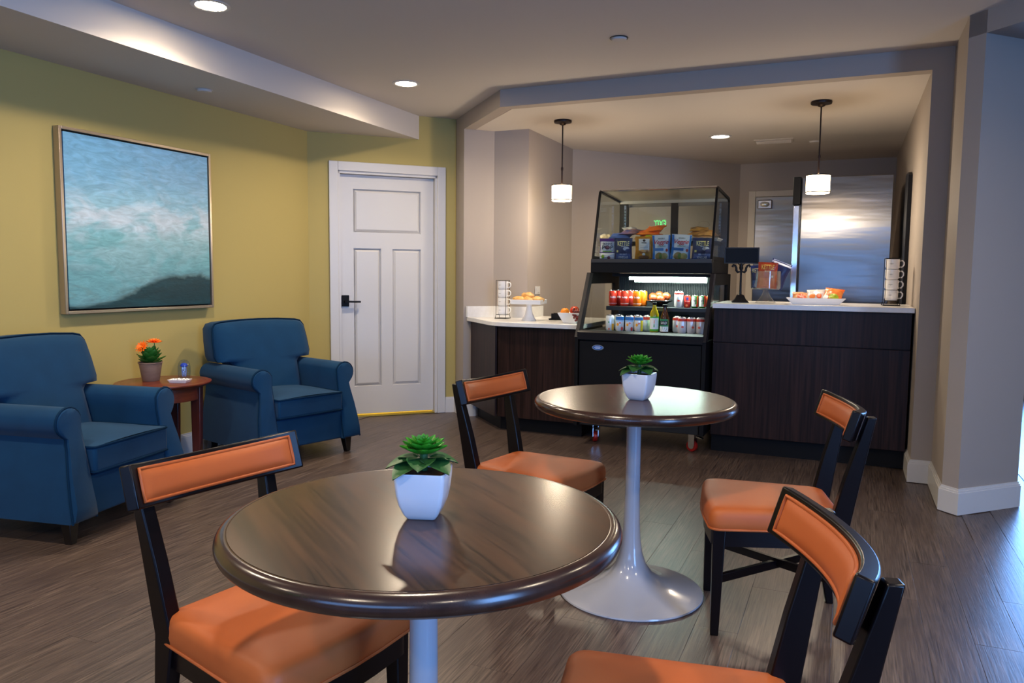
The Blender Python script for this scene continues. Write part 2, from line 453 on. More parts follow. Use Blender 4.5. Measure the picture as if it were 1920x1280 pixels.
# dim passage behind the door (its lamp shows under the door)
w = MB(); dbox(w, -0.05, 1.3, -1.1, -1.0, 0, Z_C); dbox(w, -0.12, -0.02, -1.1, -0.12, 0, Z_C); dbox(w, 1.27, 1.37, -1.1, -0.12, 0, Z_C)
struct(obj('wall_passage', w, M['olive']))
pl = area('passage_lamp', dwall(0.68, -0.75, 1.6), (R2, -R2, -2.2), 0.3, 0.3, 55, (1.0, 0.85, 0.35))

# pier, bar niche walls and the column on the right
def strip(name, pts, z0, z1, th, m):
    """wall along a path; th > 0 thickens to the left of travel."""
    P = [Vector((p[0], p[1])) for p in pts]; off = []
    for i, p in enumerate(P):
        ns = []
        if i > 0: d = (P[i] - P[i - 1]).normalized(); ns.append(Vector((-d.y, d.x)))
        if i < len(P) - 1: d = (P[i + 1] - P[i]).normalized(); ns.append(Vector((-d.y, d.x)))
        n = sum(ns, Vector((0, 0)))
        n = n / max(n.length_squared, 1e-6) * (2 if len(ns) == 2 else 1) if len(ns) == 2 else ns[0]
        off.append(p + n * th)
    mb = MB()
    for i in range(len(P) - 1):
        mb.prism([P[i], P[i + 1], off[i + 1], off[i]], z0, z1)
    return struct(obj(name, mb, m))
strip('wall_niche', [(-3.24, 6.14), (-3.07, 5.96), (-2.874, 6.155), (-2.55, 6.155), (-2.55, 7.29), (-1.15, 8.9), (0.40, 8.9)], 0, Z_C, 0.10, M['grey'])
struct(obj('wall_column', MB().prism([(0.40, 9.0), (0.40, 5.27), (0.515, 5.27), (0.515, 4.70), (0.585, 4.63), (0.91, 4.955), (0.91, 9.0)], 0, Z_C), M['grey']))
struct(obj('ceiling_niche', MB().prism([(-3.0, 6.03), (-2.35, 5.36), (0.41, 5.36), (0.41, 8.95), (-1.1, 8.95), (-2.6, 7.35), (-2.6, 6.2), (-2.83, 6.2)], Z_BAR, Z_BAR + 0.02), M['ceil']))
strip('wall_header', [(-3.07, 5.96), (-2.425, 5.285), (0.42, 5.27)], Z_BAR - 0.001, Z_C, 0.10, M['grey'])
strip('wall_opening_header', [(0.515, 4.70), (0.585, 4.63), (2.2, 3.015)], 2.50, Z_C, 0.46, M['grey'])
strip('wall_right_angle', [(2.2, 3.015), (3.5, 1.715)], 0, Z_C, 0.20, M['grey'])
# right wall and rear wall with their windows (off to the side of and behind the viewer)
def window(name, loc, rz, w, h, m_frame):
    """window frame with mullions and panes, local x across, y into the room."""
    o = struct(link(name, None, None, loc, (0, 0, rz)))
    fr = MB()
    for x in (-w / 2 - 0.03, w / 2 + 0.03): fr.box(x - 0.04, x + 0.04, -0.05, 0.06, -h / 2 - 0.07, h / 2 + 0.07)
    for z in (-h / 2 - 0.03, h / 2 + 0.03): fr.box(-w / 2, w / 2, -0.05, 0.06, z - 0.04, z + 0.04)
    n = max(2, round(w / 0.9))
    for i in range(1, n): fr.box(-w / 2 + w * i / n - 0.025, -w / 2 + w * i / n + 0.025, 0.0, 0.06, -h / 2, h / 2)
    fr.box(-w / 2, w / 2, 0.0, 0.05, h * 0.12 - 0.02, h * 0.12 + 0.02)
    obj('window_frame', fr, m_frame, o)
    return o
struct(obj('wall_right', MB().box(3.5, 3.62, -3.1, 1.75, 0, Z_C), M['grey']))
struct(obj('wall_rear', MB().box(-4.2, 3.6, -3.12, -3.0, 0, Z_C), M['grey']))
window('window_1', (-0.6, -2.98, 1.28), 0, 3.4, 1.05, M['white'])
window('window_2', (3.48, -0.6, 1.45), PI / 2, 2.6, 1.5, M['white'])
# next room: far glazed wall
struct(obj('wall_next_room', MB().box(0.9, 6.2, 9.45, 9.6, 0, Z_C), M['grey']))
struct(obj('wall_next_room_right', MB().box(6.1, 6.2, 1.0, 9.5, 0, Z_C), M['grey']))
window('window_3', (2.6, 9.43, 1.25), PI, 2.8, 2.0, M['black'])
wb_ = thing('window_bench', 'low dark bench under the far window in the next room', 'bench', (2.6, 8.95, 0))
obj('seat', MB().box(-1.7, 1.7, -0.25, 0.25, 0.40, 0.45), M['cab'], wb_, bevel=0.004)
for x in (-1.6, 0, 1.6): obj('leg', MB().box(x - 0.04, x + 0.04, -0.2, 0.2, 0, 0.40), M['cab'], wb_)
wbl = tag(link('window_blind', None, None, (2.6, 9.33, 2.2)), 'white slatted blind on the far window in the next room', 'blind')
obj('head_rail', MB().box(-1.4, 1.4, -0.03, 0.03, 0.02, 0.08), M['white'], wbl)
for k in range(34): obj('slat', MB().bar((-1.4, 0, -0.01 - k * 0.055), (1.4, 0, -0.01 - k * 0.055), 0.002, 0.030, up=(0, 0.8, 0.6)), M['white'], wbl)
# baseboards
def baseboard(name, pts, side):
    P = [Vector((p[0], p[1])) for p in pts]
    mb = MB()
    for prof in ((0.016, 0.0, 0.118), (0.012, 0.118, 0.128), (0.006, 0.128, 0.14)):
        th, z0, z1 = prof; off = []
        for i, p in enumerate(P):
            ns = []
            if i > 0: d = (P[i] - P[i - 1]).normalized(); ns.append(Vector((-d.y, d.x)))
            if i < len(P) - 1: d = (P[i + 1] - P[i]).normalized(); ns.append(Vector((-d.y, d.x)))
            n = ns[0] if len(ns) == 1 else (ns[0] + ns[1]) / max((ns[0] + ns[1]).length_squared, 1e-6) * 2
            off.append(p + n * th * side)
        for i in range(len(P) - 1): mb.prism([P[i], P[i + 1], off[i + 1], off[i]], z0, z1)
    return struct(obj(name, mb, M['white']))
baseboard('baseboard_left', [(-4.15, -3.0), (-4.15, 5.2)], -1)
a, b_ = dwall(1.185, 0, 0), (-3.24, 6.14)
baseboard('baseboard_pier', [a[:2], b_, (-3.07, 5.96), (-2.99, 6.04)], -1)
baseboard('baseboard_column', [(0.40, 5.62), (0.40, 5.27), (0.515, 5.27), (0.515, 4.70), (0.585, 4.63), (0.91, 4.955), (0.91, 5.4)], -1)

# white three-panel door
door = struct(link('door_1', None)); door['label'] = 'white three-panel door with black lever handle in olive wall'
fr = MB(); dbox(fr, 0.17, S0, 0, 0.022, 0, 2.187); dbox(fr, S1, 1.185, 0, 0.022, 0, 2.187); dbox(fr, S0, S1, 0, 0.022, ZD, 2.187)
obj('casing', fr, M['white'], door, bevel=0.004)
fr = MB(); dbox(fr, S0, S0 + 0.018, -0.12, 0.004, 0, ZD); dbox(fr, S1 - 0.018, S1, -0.12, 0.004, 0, ZD); dbox(fr, S0, S1, -0.12, 0.004, ZD - 0.02, ZD)
obj('jamb', fr, M['white'], door)
st = MB(); A, B, N0, N1 = S0 + 0.021, S1 - 0.021, -0.085, -0.045
for s0, s1, z0, z1 in ((A, A + 0.115, 0.022, 2.087), (B - 0.115, B, 0.022, 2.087), (A + 0.115, B - 0.115, 1.97, 2.087), (A + 0.115, B - 0.115, 1.465, 1.60), (A + 0.115, B - 0.115, 0.022, 0.265), (0.62, 0.72, 0.265, 1.465)):
    dbox(st, s0, s1, N0, N1, z0, z1)
obj('door_leaf', st, M['white'], door)
def dpanel(s0, s1, z0, z1):
    mb = MB(); dbox(mb, s0 - 0.002, s1 + 0.002, N0 + 0.004, N1 - 0.014, z0 - 0.002, z1 + 0.002)
    q = 0.028
    def ring(k, n): return [dwall(s0 + k, n, z0 + k), dwall(s1 - k, n, z0 + k), dwall(s1 - k, n, z1 - k), dwall(s0 + k, n, z1 - k)]
    mb.loft([ring(0.004, N1 - 0.014), ring(0.012, N1 - 0.015), ring(q, N1 - 0.004), ring(q + 0.004, N1 - 0.004)])
    obj('door_panel', mb, M['white'], door)
dpanel(A + 0.115, B - 0.115, 1.60, 1.97); dpanel(A + 0.115, 0.62, 0.265, 1.465); dpanel(0.72, B - 0.115, 0.265, 1.465)
hb = MB(); dbox(hb, 0.275, 0.338, N1, N1 + 0.012, 0.965, 1.062)
hnd = obj('door_handle', hb, M['black'], door, bevel=0.002)
lv = MB(); lv.tube([dwall(0.306, N1, 1.008), dwall(0.306, N1 + 0.055, 1.008)], 0.011, 10)
lv.bar(dwall(0.295, N1 + 0.055, 1.008), dwall(0.43, N1 + 0.05, 1.006), 0.02, 0.014, up=(0, 0, 1))
obj('lever', lv, M['black'], hnd)
th_ = MB(); dbox(th_, S0, S1, -0.12, -0.01, 0, 0.006); obj('gap_light_strip', th_, mat('yellow_gap_light', '#b8a24a', 0.35, metal=0.4), door)  # floor strip coloured yellow as the passage light showing under the door

# steel service door in the niche back wall
d2 = struct(link('door_2', None, None, (0, 8.9, 0))); d2['label'] = 'stainless steel service door with pale frame behind the bar'
fr = MB().box(-1.05, -0.975, -0.03, 0.02, 0, 2.19).box(-0.975, -0.2, -0.03, 0.02, 2.125, 2.19).box(-0.2, -0.13, -0.03, 0.02, 0, 2.19)
obj('casing', fr, mat('pale_frame_paint', '#b9b0a4', 0.5), d2, bevel=0.004)
obj('door_leaf', MB().box(-0.972, -0.203, -0.012, 0.015, 0.01, 2.12), M['steel'], d2)
bk = obj('closer_bracket', MB().box(-0.95, -0.80, -0.05, -0.012, 1.99, 2.09), M['chrome'], d2, bevel=0.01)
obj('bracket_lens', MB().ball((-0.875, -0.05, 2.04), 0.05, 0.02, 0.03), mat('bright_lens', '#e8e8e0', 0.1, metal=0.6), bk, smooth=60)

# ------------------------------------------------------------------ lamps and ceiling fittings
M['bulb'] = mat('downlight_lens', '#fff4e0', 0.4, emit='#ffe9c8', estr=170)
M['shade'] = mat('opal_glass_shade', '#fff6e8', 0.35, emit='#ffd9a4', estr=13)
def downlight(x, y, z, label, power, r=0.075):
    o = thing('recessed_downlight', label, 'ceiling light', (x, y, z), group='recessed ceiling lights')
    obj('trim_ring', MB().lathe([(r, 0.004), (r + 0.022, 0.004), (r + 0.024, -0.003), (r + 0.004, -0.006), (r, -0.004)], 32, cap=False), M['white'], o, smooth=50)
    obj('lens', MB().lathe([(r, -0.001), (r * 0.7, -0.004), (0.004, -0.005)], 32), M['bulb'], o, smooth=60)
    l = area('downlight_lamp', (0, 0, -0.012), (0, 0, -1), r * 1.8, r * 1.8, power * 0.66 * K_DOWN, WARM, 150, 'DISK'); l.parent = o
    return o
downlight(-3.06, 3.10, Z_C, 'round recessed downlight in ceiling above the left armchair', 26)
downlight(-2.98, 4.87, Z_C, 'round recessed downlight in ceiling nearest the white door', 26)
downlight(-1.10, 7.09, Z_BAR, 'round recessed downlight in the lower ceiling behind the bar', 36)
for k, (x, y) in enumerate(((-3.06, 1.2), (-1.0, 1.6), (1.2, 1.6), (-1.0, -0.8), (1.2, -0.8), (-3.06, -0.9), (1.35, 3.1))):  # last position is an added, unseen lamp that warms the right jamb
    downlight(x, y, Z_C, ['round recessed downlight in the ceiling behind the viewer by the left wall', 'round recessed downlight in the ceiling straight over the near table',
              'round recessed downlight in the ceiling right of the near table', 'round recessed downlight in the ceiling behind the viewer, middle row',
              'round recessed downlight in the ceiling behind the viewer, right row', 'round recessed downlight in the ceiling at the rear left', 'added unseen downlight warming the jamb of the opening at the right'][k], [25, 25, 16, 25, 22, 25, 16][k])
def pendant(x, y, label):
    o = thing('pendant_lamp', label, 'pendant lamp', (x, y, Z_BAR), group='pendant lamps over the bar')
    obj('canopy', MB().lathe([(0.005, 0), (0.068, 0), (0.072, -0.006), (0.07, -0.018), (0.03, -0.024), (0.02, -0.036), (0.008, -0.04)], 28), M['bronze'], o, smooth=40)
    obj('rod', MB().tube([(0, 0, -0.03), (0, 0, -0.37)], 0.0055, 10).tube([(0, 0, -0.37), (0, 0, -0.385), (0, 0, -0.40), (0, 0, -0.50)], [0.009, 0.0105, 0.007, 0.006], 10), M['bronze'], o, smooth=40)
    sh = obj('shade', MB().lathe([(0.004, -0.512), (0.078, -0.512), (0.08, -0.516), (0.08, -0.636), (0.077, -0.64), (0.004, -0.64)], 36), M['shade'], o, smooth=40)
    for z in (-0.511, -0.628):
        obj('band', MB().lathe([(0.0805, z), (0.083, z), (0.083, z - 0.007), (0.0805, z - 0.007)], 36, cap=False), M['bronze'], sh, smooth=40)
    l = bpy.data.lights.new('pendant_bulb', 'POINT'); l.energy = 20 * K_DOWN; l.color = WARM; l.shadow_soft_size = 0.07
    lo = bpy.data.objects.new('pendant_bulb', l); COL.objects.link(lo); lo.location = (0, 0, -0.73); lo.parent = o
    return o
pendant(-2.16, 5.92, 'bronze pendant lamp with glowing drum shade over the pastry counter')
pendant(-0.23, 5.93, 'bronze pendant lamp with glowing drum shade in front of the steel refrigerator')
def disc(name, x, y, z, r, label, cat):
    o = tag(obj(name, MB().lathe([(0.004, 0), (r, 0), (r, -0.006), (r * 0.9, -0.014), (0.004, -0.016)], 28), M['ceil'], None, (x, y, z), smooth=40), label, cat, 'round ceiling cover plates')
    obj('rim', MB().lathe([(r, -0.001), (r + 0.008, -0.001), (r + 0.008, -0.004), (r, -0.004)], 28, cap=False), M['blackmet'] if 'main' in label else M['ceil'], o)
disc('sprinkler_cover', -1.27, 4.40, Z_C, 0.045, 'small round sprinkler cover on the main ceiling above the far table', 'sprinkler cover')
disc('sprinkler_cover', -3.84, 3.82, Z_SOF, 0.045, 'small round sprinkler cover under the soffit above the painting', 'sprinkler cover')
disc('sprinkler_cover', -0.34, 7.62, Z_BAR, 0.045, 'small round sprinkler cover on the niche ceiling beside the vent', 'sprinkler cover')
vt = thing('ceiling_vent', 'white slotted air vent in the ceiling behind the bar', 'air vent', (-0.68, 7.45, Z_BAR), 0.05)
obj('frame', MB().box(-0.17, 0.17, -0.085, 0.085, -0.006, 0), M['ceil'], vt, bevel=0.003)
for k in range(4): obj('slat', MB().bar((-0.15, -0.055 + k * 0.036, -0.012), (0.15, -0.055 + k * 0.036, -0.012), 0.003, 0.026, up=(0, 0.7, 0.7)), M['ceil'], vt)
# exit sign on the rear wall (seen mirrored in the display case glass)
ex = thing('exit_sign', 'green lit exit sign high on the rear wall', 'sign', (-3.60, -2.99, 2.315))
obj('housing', MB().box(-0.16, 0.16, 0, 0.05, -0.10, 0.10), M['white'], ex, bevel=0.006)
lettering('EXIT', 0.25, mat('exit_green_glow', '#20ff90', 0.5, emit='#14e878', estr=22), ex, lambda u, v: (-u, 0.052, v), bold=0.03, height=0.14)

# ------------------------------------------------------------------ dining tables
def round_table(loc, label, rot):
    o = thing('round_table', label, 'table', loc, rot, 'round cafe tables')
    R, zt, th = 0.393, 0.78, 0.042; r = th / 2
    obj('tabletop', MB().lathe([(R - r - 0.003, zt - 0.006), (R - r - 0.003, zt), (0.3, zt), (0.004, zt)], 96), M['tabletop'], o, smooth=30)
    prof = [(R - r - 0.003, zt - 0.0008)] + [(R - r + r * math.cos(t), zt - r + r * math.sin(t)) for t in [PI / 2 - PI * k / 12 for k in range(13)]] + [(0.05, zt - th)]
    obj('table_edge', MB().lathe(prof, 96, cap=False), M['tableedge'], o, smooth=40)
    ped = [(0.004, 0), (0.283, 0.0), (0.286, 0.004), (0.284, 0.009), (0.24, 0.018), (0.18, 0.032), (0.125, 0.052), (0.085, 0.08), (0.06, 0.115), (0.045, 0.16),
           (0.037, 0.21), (0.032, 0.28), (0.029, 0.40), (0.028, 0.60), (0.029, 0.715), (0.05, 0.728), (0.11, 0.733), (0.11, 0.7375), (0.004, 0.7375)]
    obj('pedestal', MB().lathe(ped, 64), M['pedestal'], o, smooth=50)
    return o
round_table((-0.755, 1.297, 0), 'round dark wood table with rounded edge nearest the viewer', 0)
round_table((-0.748, 2.92, 0), 'round dark wood table on a white pedestal in front of the snack cooler', 0.9)

# ------------------------------------------------------------------ orange chairs
def chair_proto(loc, rz, label):
    o = thing('dining_chair', label, 'chair', loc, rz, 'orange cafe chairs')
    hf, hb_, yf, yb = 0.226, 0.172, 0.228, -0.222
    def outline(inset=0.0, n=9, rad=0.05):
        c = [(hf - inset, yf - inset), (-hf + inset, yf - inset), (-hb_ + inset, yb + inset), (hb_ - inset, yb + inset)]
        pts = []
        for i in range(4):
            p, q, s = Vector(c[i]), Vector(c[i - 1]), Vector(c[(i + 1) % 4])
            a, b = (q - p).normalized(), (s - p).normalized()
            rr = rad if i < 2 else 0.035
            for k in range(n):
                t = k / (n - 1); A = p + a * rr; B = p + b * rr
                pts.append(A * (1 - t) ** 2 + p * 2 * t * (1 - t) + B * t * t)
            nx = c[(i + 1) % 4]
            for t in (0.25, 0.5, 0.75):
                m_ = (Vector(c[i]) + b * rr) * (1 - t) + (Vector(nx) - (s - p).normalized() * rr) * t
                if i == 0: m_ += Vector((0, 0.012 * math.sin(PI * t)))
                pts.append(m_)
        return pts
    base = outline()
    cen = Vector((0, 0.01))
    rings = []
    for k, z in ((0.99, 0.384), (1.005, 0.390), (1.012, 0.408), (1.004, 0.430), (0.985, 0.444), (0.95, 0.453), (0.88, 0.459), (0.70, 0.463), (0.45, 0.465), (0.2, 0.466), (0.03, 0.466)):
        rings.append([(cen.x + (p.x - cen.x) * k, cen.y + (p.y - cen.y) * k, z) for p in base])
    obj('seat', MB().loft(rings), M['leather'], o, smooth=70)
    obj('seat_welt', MB().tube([(p.x * 1.005, p.y * 1.005, 0.3865) for p in base], 0.0045, 6, closed=True), M['leather'], o, smooth=60)
    rail = outline(0.008)
    inn = outline(0.034)
    mb = MB(); n = len(rail)
    mb.loft([[(p.x, p.y, 0.384) for p in rail], [(p.x, p.y, 0.325) for p in rail], [(p.x, p.y, 0.325) for p in inn], [(p.x, p.y, 0.384) for p in inn]], cap=False)
    obj('seat_rail', mb, M['chairwood'], o, smooth=40)
    for s in (-1, 1):
        obj('leg', MB().bar((s * 0.192, 0.192, 0.384), (s * 0.196, 0.198, 0.0), 0.044, 0.044, 0.028, 0.028), M['chairwood'], o, bevel=0.003)
        secs = [((s * 0.168, -0.262, 0.0), 0.028, 0.028), ((s * 0.163, -0.222, 0.25), 0.034, 0.048), ((s * 0.160, -0.205, 0.40), 0.038, 0.066), ((s * 0.1695, -0.240, 0.58), 0.036, 0.052),
                ((s * 0.180, -0.279, 0.755), 0.034, 0.032), ((s * 0.181, -0.289, 0.795), 0.032, 0.028)]
        obj('back_post', MB().loft([[(c[0] + a * w / 2, c[1] + b * d / 2, c[2]) for a, b in ((-1, -1), (1, -1), (1, 1), (-1, 1))] for c, w, d in secs]), M['chairwood'], o, bevel=0.004)
    # curved backrest, bent about an axis that leans back with it: chord ends reach forward, the middle sits back and lower
    W, D, AL, HH, TH = 0.245, 0.066, 0.29, 0.052, 0.030
    ca, sa = math.cos(AL), math.sin(AL)
    def bp(x, h, off):
        bk = D * (1 - (x / W) ** 2); sl = 2 * D * x / W ** 2; ln = math.hypot(1, sl)
        xx, bk = x - off * sl / ln, bk - off / ln
        return (xx, -0.212 - bk * ca - h * sa, 0.772 + h * ca - bk * sa)
    NS = 20
    rings = []
    for k in range(NS + 1):
        x = -W + 2 * W * k / NS
        rings.append([bp(x, -HH, TH / 2), bp(x, HH, TH / 2), bp(x, HH, -TH / 2), bp(x, -HH, -TH / 2)])
    obj('back_frame', MB().loft(rings), M['chairwood'], o, bevel=0.004, smooth=50)
    Wp, Hp = W - 0.022, HH - 0.014
    def pad(u, v, d): return bp(-Wp + 2 * Wp * u, -Hp + 2 * Hp * v, TH / 2 + d)
    def front(u, v):
        e = min(min(u, 1 - u) * 2 * Wp, min(v, 1 - v) * 2 * Hp)
        return pad(u, v, 0.001 + 0.009 * min(1, e / 0.018) ** 0.6 + 0.004 * math.sin(PI * u) * math.sin(PI * v))
    obj('back_pad', MB().grid(lambda u, v: front(1 - u, v), 30, 12), M['leather'], o, smooth=70)
    path = [(u / 24, 0) for u in range(25)] + [(1, v / 5) for v in range(1, 6)] + [(u / 24, 1) for u in range(23, -1, -1)] + [(0, v / 5) for v in range(4, 0, -1)]
    obj('pad_welt', MB().tube([pad(u, v, 0.003) for u, v in path], 0.0042, 6, closed=True), M['leather'], o, smooth=60)
    for s in (-1, 1):
        obj('stretcher', MB().bar((s * 0.187, 0.187, 0.205 + s * 0.004), (-s * 0.162, -0.222, 0.205 + s * 0.004), 0.018, 0.030, up=(0, 0, 1)), M['chairwood'], o, bevel=0.002)
    return o
def face(deg): return math.radians(deg - 90)
ch = chair_proto((-1.208, 1.404, 0), face(-9.5), 'orange padded chair at the left of the near table, closest to the blue armchairs')
dup(ch, (-1.18, 2.97, 0), face(-11), 'orange padded chair left of the far table, before the pastry counter')
dup(ch, (-0.232, 2.913, 0), face(193), 'orange padded chair right of the far table, its crossed stretcher in view')
dup(ch, (-0.245, 1.376, 0), face(196.6), 'orange padded chair in the right foreground cut off by the picture edge')

# ------------------------------------------------------------------ blue armchairs
def armchair(loc, rz, label, tagged):
    o = thing('armchair', label, 'armchair', loc, rz, 'blue armchairs')
    # local +y is the front; overall about 0.84 wide, 0.76 deep
    yf, yb = 0.36, -0.34
    def fy(z): return 0.03 - 0.075 * min(1, max(0, (z - 0.11) / 0.42))
    def arm_profile(s):
        """closed (x, z) outline of the arm front, bottom outside going up over the scroll and down inside."""
        pts = [(0.396, 0.11), (0.39, 0.20), (0.376, 0.32), (0.357, 0.43), (0.350, 0.49)]
        cx, cz, r = 0.324, 0.562, 0.072
        for k in range(13):
            t = math.radians(-52 + k * (212 / 12)); pts.append((cx + r * math.cos(t), cz + r * math.sin(t) * 0.98))
        pts += [(0.258, 0.52), (0.256, 0.40), (0.256, 0.11)]
        return [(s * x, z) for x, z in pts]
    for s in (-1, 1):
        pr = arm_profile(s)
        cx = sum(p[0] for p in pr) / len(pr); cz = sum(p[1] for p in pr) / len(pr)
        rings = []
        for y, k in ((yb, 1.0), (yb + 0.2, 1.0), (0.0, 1.0), (yf - 0.03, 1.0), (yf - 0.008, 0.985), (yf, 0.95), (yf + 0.004, 0.80)):
            rings.append([(cx + (x - cx) * k, y + fy(z) * max(0, y) / yf, cz + (z - cz) * k) for x, z in pr])
        if s > 0: rings = [r[::-1] for r in rings]
        a = obj('arm', MB().loft(rings), M['fabric'], o, smooth=45)
        obj('arm_piping', MB().tube([(x * 1.004, yf - 0.010 + fy(z), z + 0.001) for x, z in pr], 0.0055, 6), M['piping'], a, smooth=60)
    obj('base', MB().box(-0.27, 0.27, yb, yf - 0.008, 0.11, 0.305), M['fabric'], o, bevel=0.012, seg=3)
    # seat cushion with crowned top
    def cush(x0, x1, y0, y1, z0, z1, crown, n=14, m=12):
        mb = MB(); ring = []
        def top(u, v): return (x0 + (x1 - x0) * u, y0 + (y1 - y0) * v, z1 + crown * math.sin(PI * u) ** 0.7 * math.sin(PI * min(v, 1) * 0.9 + 0.15) ** 0.7)
        mb.grid(top, n, m)
        mb.box(x0, x1, y0, y1, z0, z1 - 0.0005)
        return mb
    sc = obj('seat_cushion', cush(-0.252, 0.252, -0.17, yf + 0.018, 0.312, 0.438, 0.03), M['fabric'], o, smooth=60, bevel=0.016, seg=3)
    for z in (0.436, 0.318):
        obj('cushion_piping', MB().tube([(-0.253, -0.1, z), (-0.253, yf + 0.006, z), (-0.245, yf + 0.018, z), (0, yf + 0.021, z), (0.245, yf + 0.018, z), (0.253, yf + 0.006, z), (0.253, -0.1, z)], 0.0055, 6), M['piping'], sc, smooth=60)
    # backrest: wide top with ears that sit over the arms
    prof = [(0.25, 0.31), (0.25, 0.612), (0.277, 0.642), (0.364, 0.648), (0.374, 0.68), (0.370, 0.78), (0.360, 0.868), (0.338, 0.898), (0.295, 0.908), (0.15, 0.918), (0, 0.921)]
    prof = [(-x, z) for x, z in prof[:1]] + prof + [(-x, z) for x, z in prof[-2:0:-1]]
    def lean(y, z): return y + 0.095 - (z - 0.31) * 0.27
    pcz = 0.66
    rings = []
    for y, k in ((-0.325, 0.90), (-0.318, 0.97), (-0.29, 1.0), (-0.185, 1.0), (-0.158, 0.985), (-0.140, 0.94), (-0.128, 0.80), (-0.122, 0.55), (-0.120, 0.25)):
        rings.append([(x * k, lean(y, pcz + (z - pcz) * k), pcz + (z - pcz) * k) for x, z in prof])
    bk = obj('backrest', MB().loft(rings), M['fabric'], o, smooth=60)
    obj('back_piping', MB().tube([(x * 1.0, lean(-0.172, z), z + 0.003) for x, z in prof[2:]], 0.0058, 6), M['piping'], bk, smooth=60)
    for sx in (-1, 1):
        for y in (yf - 0.06, yb + 0.05):
            obj('leg', MB().bar((sx * 0.335, y, 0.112), (sx * 0.34, y + (0.008 if y > 0 else -0.01), 0.0), 0.058, 0.058, 0.034, 0.034), M['darkleg'], o, bevel=0.003)
    if tagged:
        obj('care_tag', MB().grid(lambda u, v: (-0.375 - 0.01 * v, 0.02 + 0.035 * u, 0.115 - 0.03 * v), 2, 2), mat('paper_tag', '#e6e6ea', 0.6), o)
    return o
armchair((-3.590, 2.618, 0), face(10), 'blue upholstered armchair at the left edge, nearer the viewer', True)
armchair((-3.592, 4.188, 0), face(-16), 'blue upholstered armchair between the round side table and the white door', False)

# ------------------------------------------------------------------ side table and what stands on it
TX, TY, TZ = -3.862, 3.452, 0.575
st = thing('side_table', 'round cherry wood side table between the two blue armchairs', 'table', (TX, TY, 0))
obj('tabletop', MB().lathe([(0.004, TZ - 0.026), (0.25, TZ - 0.026), (0.262, TZ - 0.022), (0.272, TZ - 0.012), (0.278, TZ - 0.008), (0.278, TZ - 0.002), (0.272, TZ), (0.246, TZ), (0.244, TZ - 0.002), (0.240, TZ), (0.004, TZ)], 64), M['cherry'], st, smooth=35)
obj('apron', MB().lathe([(0.205, TZ - 0.11), (0.212, TZ - 0.11), (0.212, TZ - 0.026), (0.205, TZ - 0.026)], 48, cap=False), M['cherry'], st, smooth=40)
for k in range(4):
    t = PI / 4 * 0 + k * PI / 2 + 0.55
    c, s = math.cos(t), math.sin(t)
    obj('leg', MB().bar((0.195 * c, 0.195 * s, TZ - 0.026), (0.19 * c, 0.19 * s, 0), 0.075, 0.06, 0.055, 0.045, up=(c, s, 0)), M['cherryv'], st, bevel=0.004)

def leaf_mesh(name, L, W, curl, cup, m, n=6, tip=1.0):
    """leaf along +x from the origin: pointed, cupped, curling up by curl metres at the tip, with thickness."""
    def ring(u):
        w = W / 2 * (math.sin(PI * min(1.0, 0.12 + 0.88 * u) ** tip)) ** 0.75 if u < 1 else 0.0005
        x = L * u; z = curl * u * u
        return [(x, -w, z + cup * w), (x, -w * 0.5, z + cup * w * 0.3), (x, 0, z), (x, w * 0.5, z + cup * w * 0.3), (x, w, z + cup * w),
                (x, w * 0.5, z + cup * w * 0.3 - 0.0015), (x, 0, z - 0.002), (x, -w * 0.5, z + cup * w * 0.3 - 0.0015)]
    return MB().loft([ring(k / n) for k in range(n + 1)]).mesh(name, 60, m)
fp = thing('potted_flower', 'orange flowering plant in a small clay-coloured pot on the side table', 'potted plant', (TX - 0.085, TY - 0.02, TZ)); fp.scale = (1.12,) * 3
obj('pot', MB().lathe([(0.004, 0), (0.042, 0), (0.045, 0.004), (0.060, 0.098), (0.064, 0.100), (0.064, 0.106), (0.058, 0.106), (0.055, 0.09), (0.004, 0.088)], 32), mat('clay_pot', '#8f7563', 0.7, var=('#7d6352', (20, 20, 60), 3, 0.3)), fp, smooth=40)
obj('soil', MB().lathe([(0.004, 0.094), (0.03, 0.095), (0.055, 0.09)], 20), M['soil'], fp)
flm = leaf_mesh('leaf', 0.068, 0.054, 0.012, 0.25, M['foliage'], 6, 0.9)
for k in range(22):
    a = k * 2.399; h = 0.095 + 0.05 * (k / 22); el = 0.15 + 1.0 * (k / 22)
    link('leaf', flm, fp, (0.012 * math.cos(a), 0.012 * math.sin(a), h), (0, -el, a), (1.15 - 0.3 * k / 22,) * 3)
def gerbera(x, y, z, r, tilt, rz):
    f = link('flower', MB().tube([(0, 0, -0.075), (0.003, 0, -0.03), (0, 0, 0)], 0.0022, 6).mesh('flower', 40, M['foliage']), fp, (x, y, z), (tilt[0], tilt[1], rz))
    pm = leaf_mesh('petal', r, r * 0.36, r * 0.10, 0.2, M['petal'], 4, 0.7)
    for ring, (cnt, sc, el) in enumerate(((13, 1.0, 0.05), (11, 0.75, 0.35), (8, 0.5, 0.7))):
        for k in range(cnt): link('petal', pm, f, (0, 0, 0.001 + ring * 0.002), (0, -el, 2 * PI * k / cnt + ring), (sc, sc, sc))
    obj('flower_centre', MB().ball((0, 0, 0.006), r * 0.16, r * 0.16, r * 0.10, 10, 6), M['yellowc'], f)
gerbera(-0.018, -0.035, 0.190, 0.040, (0.95, 0.25), 0.0)
gerbera(0.022, 0.01, 0.215, 0.042, (0.15, 0.1), 0.4)

